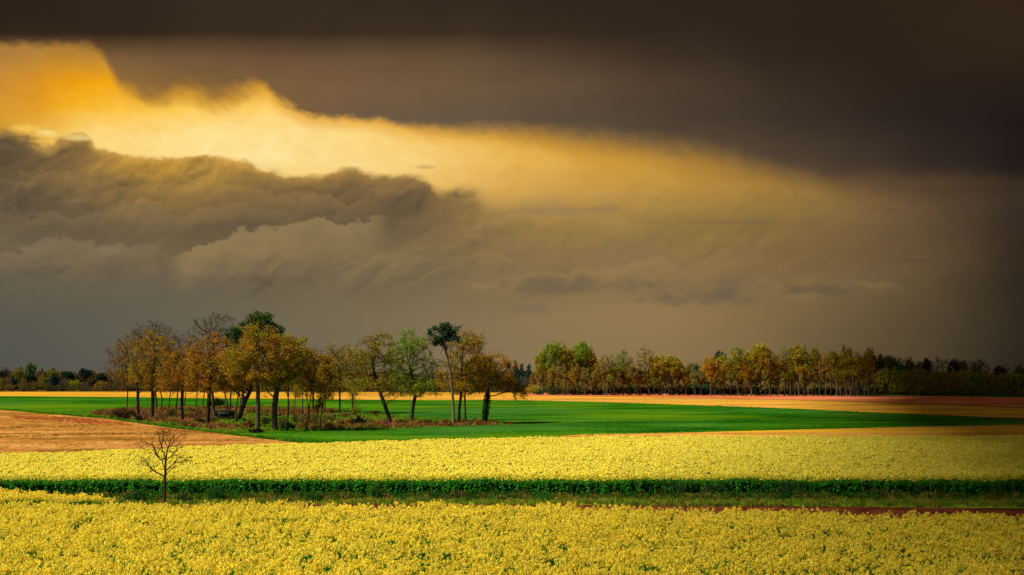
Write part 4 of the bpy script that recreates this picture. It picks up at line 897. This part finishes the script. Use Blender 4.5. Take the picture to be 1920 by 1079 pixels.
PR['pine'] = [proto(260+i, [(0,0,14.6,5.2,5.2,2.8),(3*(-1)**i,0,12.2,3.4,3.4,2.0),(-3*(-1)**i,0,12.6,3.0,3.0,2.0)], leaves=4200, lsize=0.5, clump=0.6, leafmat=M_NEEDLE, trunk=[(0,0,-0.1),(0.3,0,6),(0,0,12)]) for i in range(2)]
PR['fir'] = [proto(270+i, [(0,0,4.5,4.0,4.0,3.6),(0,0,8,3.0,3.0,3.2),(0,0,11.5,2.1,2.1,3.0),(0,0,15,1.1,1.1,2.8)], leaves=5200, lsize=0.55, clump=0.3, n_attr=420, leafmat=M_NEEDLE, trunk=[(0,0,-0.1),(0,0,9),(0,0,17)], up=-0.15) for i in range(2)]
PR['column'] = [proto(280, [(0,0,9,1.6,1.6,9.0)], leaves=2400, lsize=0.45, clump=0.4, n_attr=80, trunk=[(0,0,-0.1),(0,0,9),(0,0,16)])]
dw = bpy.data.collections.new('distant_crowns')
for kk, cc_ in (('hedge',(0.10,0.09,0.03)),('round',(0.07,0.07,0.035)),('hedge',(0.05,0.06,0.03)),('round',(0.13,0.08,0.04))):
    for part in (1, 2):
        oo = bpy.data.objects.new('distant_crown', PR[kk][len(dw.objects) % 3][2]); oo.color = (*cc_, 1); dw.objects.link(oo)
scatter('distant_wood', [[(-520,800),(560,800),(620,880),(-560,880)]], 0.0, dw, 0.035, 21, 0.45, 0.62, 'far-off dark wood closing the horizon behind every tree row', 0.02)
poly_sheet('wood_floor', [(-700,775),(700,690),(760,1400),(-900,1400)], 0.0, ground_mat('leaf_litter', [(60,46,24),(92,66,34),(110,84,44)]), 'dark floor of the distant woods')
HW = {'full':4.9,'tall':2.9,'sparse':3.8,'bare':4.2,'bent':4.2,'round':7.2,'hedge':6.6,'pine':6.0,'fir':3.8,'column':1.8}
PR['bushy'] = [bush_mesh(290+i, 2.3, 2.0, 3.0, 900, 0.3) for i in range(3)]
rnd = random.Random(5)
MARKS = [(1070,'the highest broad green crown'),(1125,'the second highest green top'),(1200,'the sparse bent green tree'),(1250,'the large leaning bare crown'),(1300,'the ivy covered column'),(1350,'the two blue green firs'),(1400,'the high sparse grey crown'),(1455,'the highest gold crown'),(1545,'the left half of the closed row'),(9999,'the right half of the closed row')]
def mark(x): return next(t for lim, t in MARKS if x < lim)
def hue(c):
    r, g, b = c
    return 'orange brown' if r > g*1.35 and r > 0.2 else 'dull brown' if r > g*1.25 else 'green' if g > r*1.15 else 'olive'
cnt = {}
NAMES = {'pine':'pine_tree','fir':'fir_tree','column':'ivy_clad_tree','bare':'bare_tree'}
def far(kind, bx, by, top, rx, c, label, group, bark=BARK_D, twigc=TW_BR, flip=None):
    b = G(bx, by); s = FPX/b.y; h = (by-top)/s; w = rx/s
    k = cnt.get(kind, 0); cnt[kind] = k+1
    ms = PR[kind][k % len(PR[kind])]
    sz = h/18.0; sx = w/HW[kind]; rz = rnd.uniform(0, 6.28) if kind not in ('bent',) else rnd.uniform(-0.2, 0.2)
    j = lambda v: v*rnd.uniform(0.88, 1.12)
    bark = rnd.choice([bark, bark, BARK_M, (0.09,0.07,0.05)])
    return tree_object(NAMES.get(kind, 'tree'), b, ms, bark, twigc, (j(c[0]), j(c[1]), j(c[2])), label, 'tree', group, rz, (sx, sx, sz))
OLD_ = (0.215,0.185,0.02); BRN = (0.25,0.185,0.05); ORD = (0.31,0.205,0.022); GRN = (0.17,0.205,0.02)
GR1 = 'front trees of the right wood'
front = [('full',1018,741,660,17,OLD_,'lowest olive tree at the left corner of the right wood, its limb reaching left'),('full',1037,741,639,22,GRN,'highest broad green crown near the left end of the right wood'),
 ('full',1061,741,648,17,OL,'olive brown crown right of the highest broad green one'),('tall',1076,741,656,12,ORD,'narrow orange brown tree between the two green crowns of the left end'),
 ('full',1092,741,642,19,GRN,'green topped tree, second highest at the left end of the right wood'),('tall',1102,741,655,12,OL,'narrow olive tree just right of the second highest green top'),
 ('tall',1112,741,665,11,ORD,'thin orange tree closing the tall left group of the right wood'),('tall',1119,741,688,9,BRN,'short thin brown tree right of the tall left group'),
 ('sparse',1137,742,661,17,BRN,'half bare brown tree with a round grey top beside the first dip of the wood'),('tall',1151,742,682,12,OLD_,'low olive tree under the half bare round topped one'),
 ('sparse',1166,742,657,14,GRN,'thin sparse green tree with a bent trunk in the middle of the open row'),('sparse',1181,742,672,14,BRN,'low reddish twiggy tree right of the bent green one'),
 ('tall',1192,742,690,9,BRN,'small brown tree under the large bare crown'),('bent',1219,742,650,22,OLD_,'large bare crown on a dark trunk leaning left, in the open row'),
 ('full',1236,742,664,20,ORD,'dense brown oak like crown on a thick forked trunk right of the leaning bare one'),('full',1260,742,665,17,OL,'olive brown crown right of the thick forked trunk'),
 ('tall',1273,742,676,12,OL,'narrow olive tree beside the ivy covered column'),('column',1285,742,697,5,(0.03,0.09,0.012),'narrow dark green ivy covered column of a tree in the right wood'),
 ('fir',1306,741,684,14,PINEB,'blue green fir standing right of the ivy covered column'),('fir',1321,741,690,13,PINEB,'lower blue green fir beside the taller one'),
 ('full',1333,743,668,17,ORD,'brown orange crown right of the two blue green firs'),('full',1357,743,668,19,ORD,'wide orange brown crown left of the high sparse grey one'),
 ('sparse',1385,743,645,19,OLD_,'high sparse grey crown left of the highest gold one'),('tall',1393,743,664,12,OL,'slim olive tree under the high sparse grey crown'),
 ('full',1409,743,656,16,OL,'olive crown between the sparse grey and the highest gold one'),('full',1426,743,642,21,GO,'highest gold brown crown in the middle of the right wood'),
 ('sparse',1444,743,652,15,BRN,'thin brown half bare tree right of the highest gold crown'),('full',1460,743,668,16,OLD_,'lower olive crown right of the thin brown half bare tree')]
for k, x, y, t, rx, c, lb in front: far(k, x, y, t, rx*(1.15 if k in ('full', 'tall') else 1.05), tuple(v*1.15 for v in c), lb, GR1)
L_MID = 'dull olive or brown tree crowded in the closed front row left of the hedge like trees'
xs = 1472
while xs < 1640:
    far(rnd.choice(['full','full','tall','tall','sparse']), xs, 743+ (xs-1472)/200, rnd.uniform(655, 674) if rnd.random() < .8 else 650, rnd.uniform(11, 17), *(lambda c: (c, f'{hue(c)} tree crowded in {mark(xs)} of the right wood'))(rnd.choice([OL, OLD_, GO, BRN, OLD_])), 'closed front row of the right wood')
    xs += rnd.uniform(6, 11)
L_POLE = 'slim dark trunk with a little brown foliage in the front edge of the right wood'
for x in np.linspace(1030, 1636, 46):
    far('tall', x+rnd.uniform(-6, 6), 741.6+(x-1030)/500, rnd.uniform(684, 705), rnd.uniform(6, 10), rnd.choice([BRN, OLD_, BRN, ORD]), f'slim dark trunk at the wood edge near {mark(x)}', 'slim trunks in the edge of the right wood', twigc=TW_GREY)
L_BACK = 'distant tree of the second row, seen behind and between the front trees of the right wood'
for x in np.linspace(1005, 1640, 42):
    k = rnd.choice(['full','bare','full','round','round'])
    far(k, x+rnd.uniform(-6, 6), 737.6+(x-1000)/400, rnd.uniform(668, 690) if x > 1290 else rnd.uniform(682, 704), rnd.uniform(13, 20), rnd.choice([OLD_, BRN, (0.10,0.09,0.04), RB]), f'dim tree of the second row, seen behind {mark(x)}', 'second row of the right wood', twigc=TW_GREY)
for x in np.linspace(1012, 1640, 40):
    far('hedge', x+rnd.uniform(-5, 5), 738.6+(x-1000)/400, rnd.uniform(706, 722), rnd.uniform(11, 16), rnd.choice([(0.30,0.20,0.09),(0.26,0.19,0.05),(0.22,0.20,0.04)]), f'low tan brown thicket tree glimpsed between trunks by {mark(x)}', 'low thicket inside the right wood', twigc=TW_GREY)
for x, t in ((1350,660),): far('pine', x, 738.5, t, 14, PINEB, 'dark flat topped pine showing above the orange crowns of the right wood', 'second row of the right wood')
for x, t in ((1492,664),): far('round', x, 738.5, t, 10, (0.05,0.12,0.02), 'small round fresh green top just right of the highest gold crown', 'second row of the right wood')
L_H = 'bushy olive tree of the even dense row at the far right'
x = 1652
while x < 2080:
    far('hedge', x, 740.3+(x-1650)/300, 690+(x-1650)*0.035+rnd.uniform(-4, 4), rnd.uniform(13, 19), rnd.choice([(0.34,0.29,0.03), (0.30,0.27,0.03), (0.26,0.22,0.03), (0.34,0.27,0.03)]), 'bushy olive tree in the ' + ('left third' if x < 1740 else 'middle third' if x < 1830 else 'right third') + ' of the even far right row', 'even dense tree row at the far right', twigc=TW_BR)
    x += rnd.uniform(7, 11)
L_HB = 'dull brown or grey tree rising behind the even dense row at the far right'
for x in list(np.linspace(1600, 1760, 16)) + [1778,1790,1803,1822,1834,1846,1875,1884,1912,1925,1950,1975,2000,2040]:
    tp = 664+rnd.uniform(0, 12) if x < 1760 else 668+(x-1760)*0.10+rnd.uniform(-2, 6)
    far(rnd.choice(['bare','full','sparse']), x, 737.5, tp, rnd.uniform(10, 16), rnd.choice([BRN, (0.09,0.08,0.04), OLD_, (0.10,0.06,0.04)]), 'dull treetop rising behind the ' + ('end of the closed row' if x < 1650 else 'left third of the far right row' if x < 1740 else 'middle third of the far right row' if x < 1830 else 'right third of the far right row'), 'trees behind the far right row', twigc=(0.07,0.05,0.055))
far('round', 1691, 738, 678, 11, (0.05,0.16,0.015), 'single bright green crown behind the dense row, right of the wood', 'trees behind the far right row')
# left wood
GL = 'trees of the far left wood'
for k, x, t, rx, c, lb in [('bare',9,687,14,(0.12,0.08,0.06),'grey brown round crown at the very left edge'),('round',34,686,15,(0.20,0.15,0.03),'olive and brown dome, left of the green dome in the far left wood'),('full',57,681,12,(0.06,0.13,0.03),'highest green dome of the far left wood'),
     ('round',77,690,12,(0.19,0.11,0.05),'pinkish brown dome right of the green dome'),('round',98,687,14,(0.18,0.15,0.03),'broad olive dome left of the dark pines in the far left wood'),('pine',126,696,14,(0.02,0.045,0.025),'left one of the two dark pines in the far left wood'),
     ('pine',159,692,15,(0.018,0.04,0.030),'right and taller one of the two dark pines in the far left wood'),('pine',190,699,11,(0.02,0.04,0.025),'small dark pine near the left tip of the grove'),('pine',5,695,12,(0.02,0.035,0.015),'dark pine below the grey crown at the left edge'),
     ('bare',210,702,13,(0.09,0.09,0.05),'dull grey tree behind the left tip of the grove'),('round',-20,690,15,(0.14,0.10,0.05),'brown dome just beyond the left edge'),('round',-48,694,15,(0.12,0.11,0.04),'olive dome beyond the left edge')]:
    far(k, x, 733.6, t, rx, c, lb, GL, twigc=TW_GREY)
for k, x, t, rx, c, lb in [('round',16,706,9,(0.22,0.11,0.06),'pink brown small tree in front at the left edge'),('fir',24,703,9,(0.02,0.045,0.04),'dark blue green tree among the pink brown ones at left'),('round',46,708,10,(0.20,0.14,0.05),'tan small tree below the green dome'),('pine',58,702,12,(0.02,0.04,0.03),'dark low pine below the green dome'),
     ('round',80,703,11,(0.26,0.21,0.04),'light olive egg shaped tree in front of the left wood'),('fir',99,701,10,(0.015,0.04,0.05),'dark blue green conifer right of the light olive tree'),('fir',106,706,8,(0.015,0.035,0.045),'lower dark conifer touching the blue green one'),('bare',118,712,11,(0.14,0.09,0.06),'brown bare bush like tree left of the bright yellow green one'),
     ('round',140,712,12,(0.30,0.30,0.02),'bright yellow green bushy tree in front of the dark pines'),('round',120,724,14,(0.24,0.24,0.02),'low yellow green shrub left of the bright bushy one'),('round',190,714,17,(0.36,0.19,0.025),'orange dome near the left tip of the grove'),('round',43,720,11,(0.28,0.15,0.03),'small orange shrub at the foot of the left wood'),
     ('round',3,708,7,(0.24,0.18,0.02),'yellowish shrub tree cut by the left edge'),('bare',160,716,10,(0.12,0.08,0.05),'thin bare shrub tree below the taller dark pine')]:
    far(k, x, 734.3, t, rx, c, lb, 'small trees before the far left wood', twigc=TW_GREY)
L_LH = 'low dull brown shrub in the foot of the far wood left of and behind the grove'
for x in np.linspace(-60, 990, 66):
    b = G(x+rnd.uniform(-5, 5), 734.6+max(0, x)/700); s = FPX/b.y; ms = PR['bushy'][rnd.randrange(3)]
    w = rnd.uniform(11, 17)/s/2.3*0.75; hh = rnd.uniform(10, 19)/s/3.0
    tree_object('bush', b, ms, BARK_D, TW_BR, rnd.choice([(0.12,0.07,0.04),(0.09,0.08,0.03),(0.14,0.10,0.02),(0.06,0.06,0.03)]), 'low brown shrub in the far wood ' + ('under the green dome' if x < 90 else 'under the dark pines left of the grove' if x < 210 else 'behind the left end of the grove' if x < 400 else 'behind the largest oak and the thicket' if x < 620 else 'behind the bent oak and the green oak' if x < 820 else 'right of the pale pine trunk'), 'bush', 'shrubs at the foot of the far wood', rnd.uniform(0, 6), (w, w, hh))
L_GB = 'grey green tree of the far wood seen between the trunks of the grove'
for x in np.linspace(225, 1000, 44):
    far(rnd.choice(['round','round','bare','fir']) , x+rnd.uniform(-6, 6), 733.9, rnd.uniform(694, 712), rnd.uniform(12, 17), rnd.choice([(0.06,0.065,0.04),(0.05,0.055,0.045),(0.12,0.09,0.05),(0.09,0.10,0.035)]), 'grey green tree of the far wood seen ' + ('through the left end of the grove' if x < 400 else 'behind the largest oak and the thicket' if x < 620 else 'between the bent oak and the green oak' if x < 820 else 'around the pale pine trunk'), 'far wood behind the grove', twigc=TW_GREY)
for x, t, lb in ((967,678,'dark blue green fir left of the right wood, peeking past the orange oak'),(978,681,'second dark blue green fir left of the right wood'),(992,684,'third dark blue green fir touching the right wood')):
    far('fir', x, 736, t, 13, (0.03,0.075,0.05), lb, 'firs left of the right wood')
for x, t, rx, c, lb in ((1000,722,15,(0.34,0.30,0.03),'bright yellow green shrub at the left corner of the right wood'),(984,735.5,9,(0.10,0.20,0.06),'low pale green mound left of the tilled soil corner'),(1008,735.5,9,(0.10,0.20,0.06),'low pale green mound touching the tilled soil corner')):
    b = G(x, 739.5); s = FPX/b.y; ms = PR['bushy'][1]; tree_object('bush', b, ms, BARK_D, TW_BR, c, lb, 'bush', 'bushes by the corner of the right wood', 0.3, (rx/s/2.3, rx/s/2.3, (739.5-t)/s/3.0))
L_UN = 'dark green low shrub in the undergrowth along the edge of the right wood'
for x in np.linspace(1015, 1650, 60):
    b = G(x+rnd.uniform(-5, 5), 741.2+(x-1015)/420); s = FPX/b.y; ms = PR['bushy'][rnd.randrange(3)]
    w = rnd.uniform(8, 13)/s/2.3; hh = rnd.uniform(9, 20)/s/3.0
    tree_object('bush', b, ms, BARK_D, TW_BR, rnd.choice([(0.02,0.06,0.02),(0.025,0.07,0.03),(0.03,0.05,0.015),(0.05,0.05,0.015)]), f'dark green low shrub of the undergrowth near {mark(x)}', 'bush', 'undergrowth of the right wood', rnd.uniform(0, 6), (w, w, hh))
# purple grey thicket in the gap between grove and right wood
for x in (960, 985, 1005):
    far('bare', x, 737.2, 706, 13, (0.10,0.06,0.04), 'purplish bare thicket tree in the gap right of the grove', 'bare thicket right of the grove', twigc=(0.10,0.075,0.08))
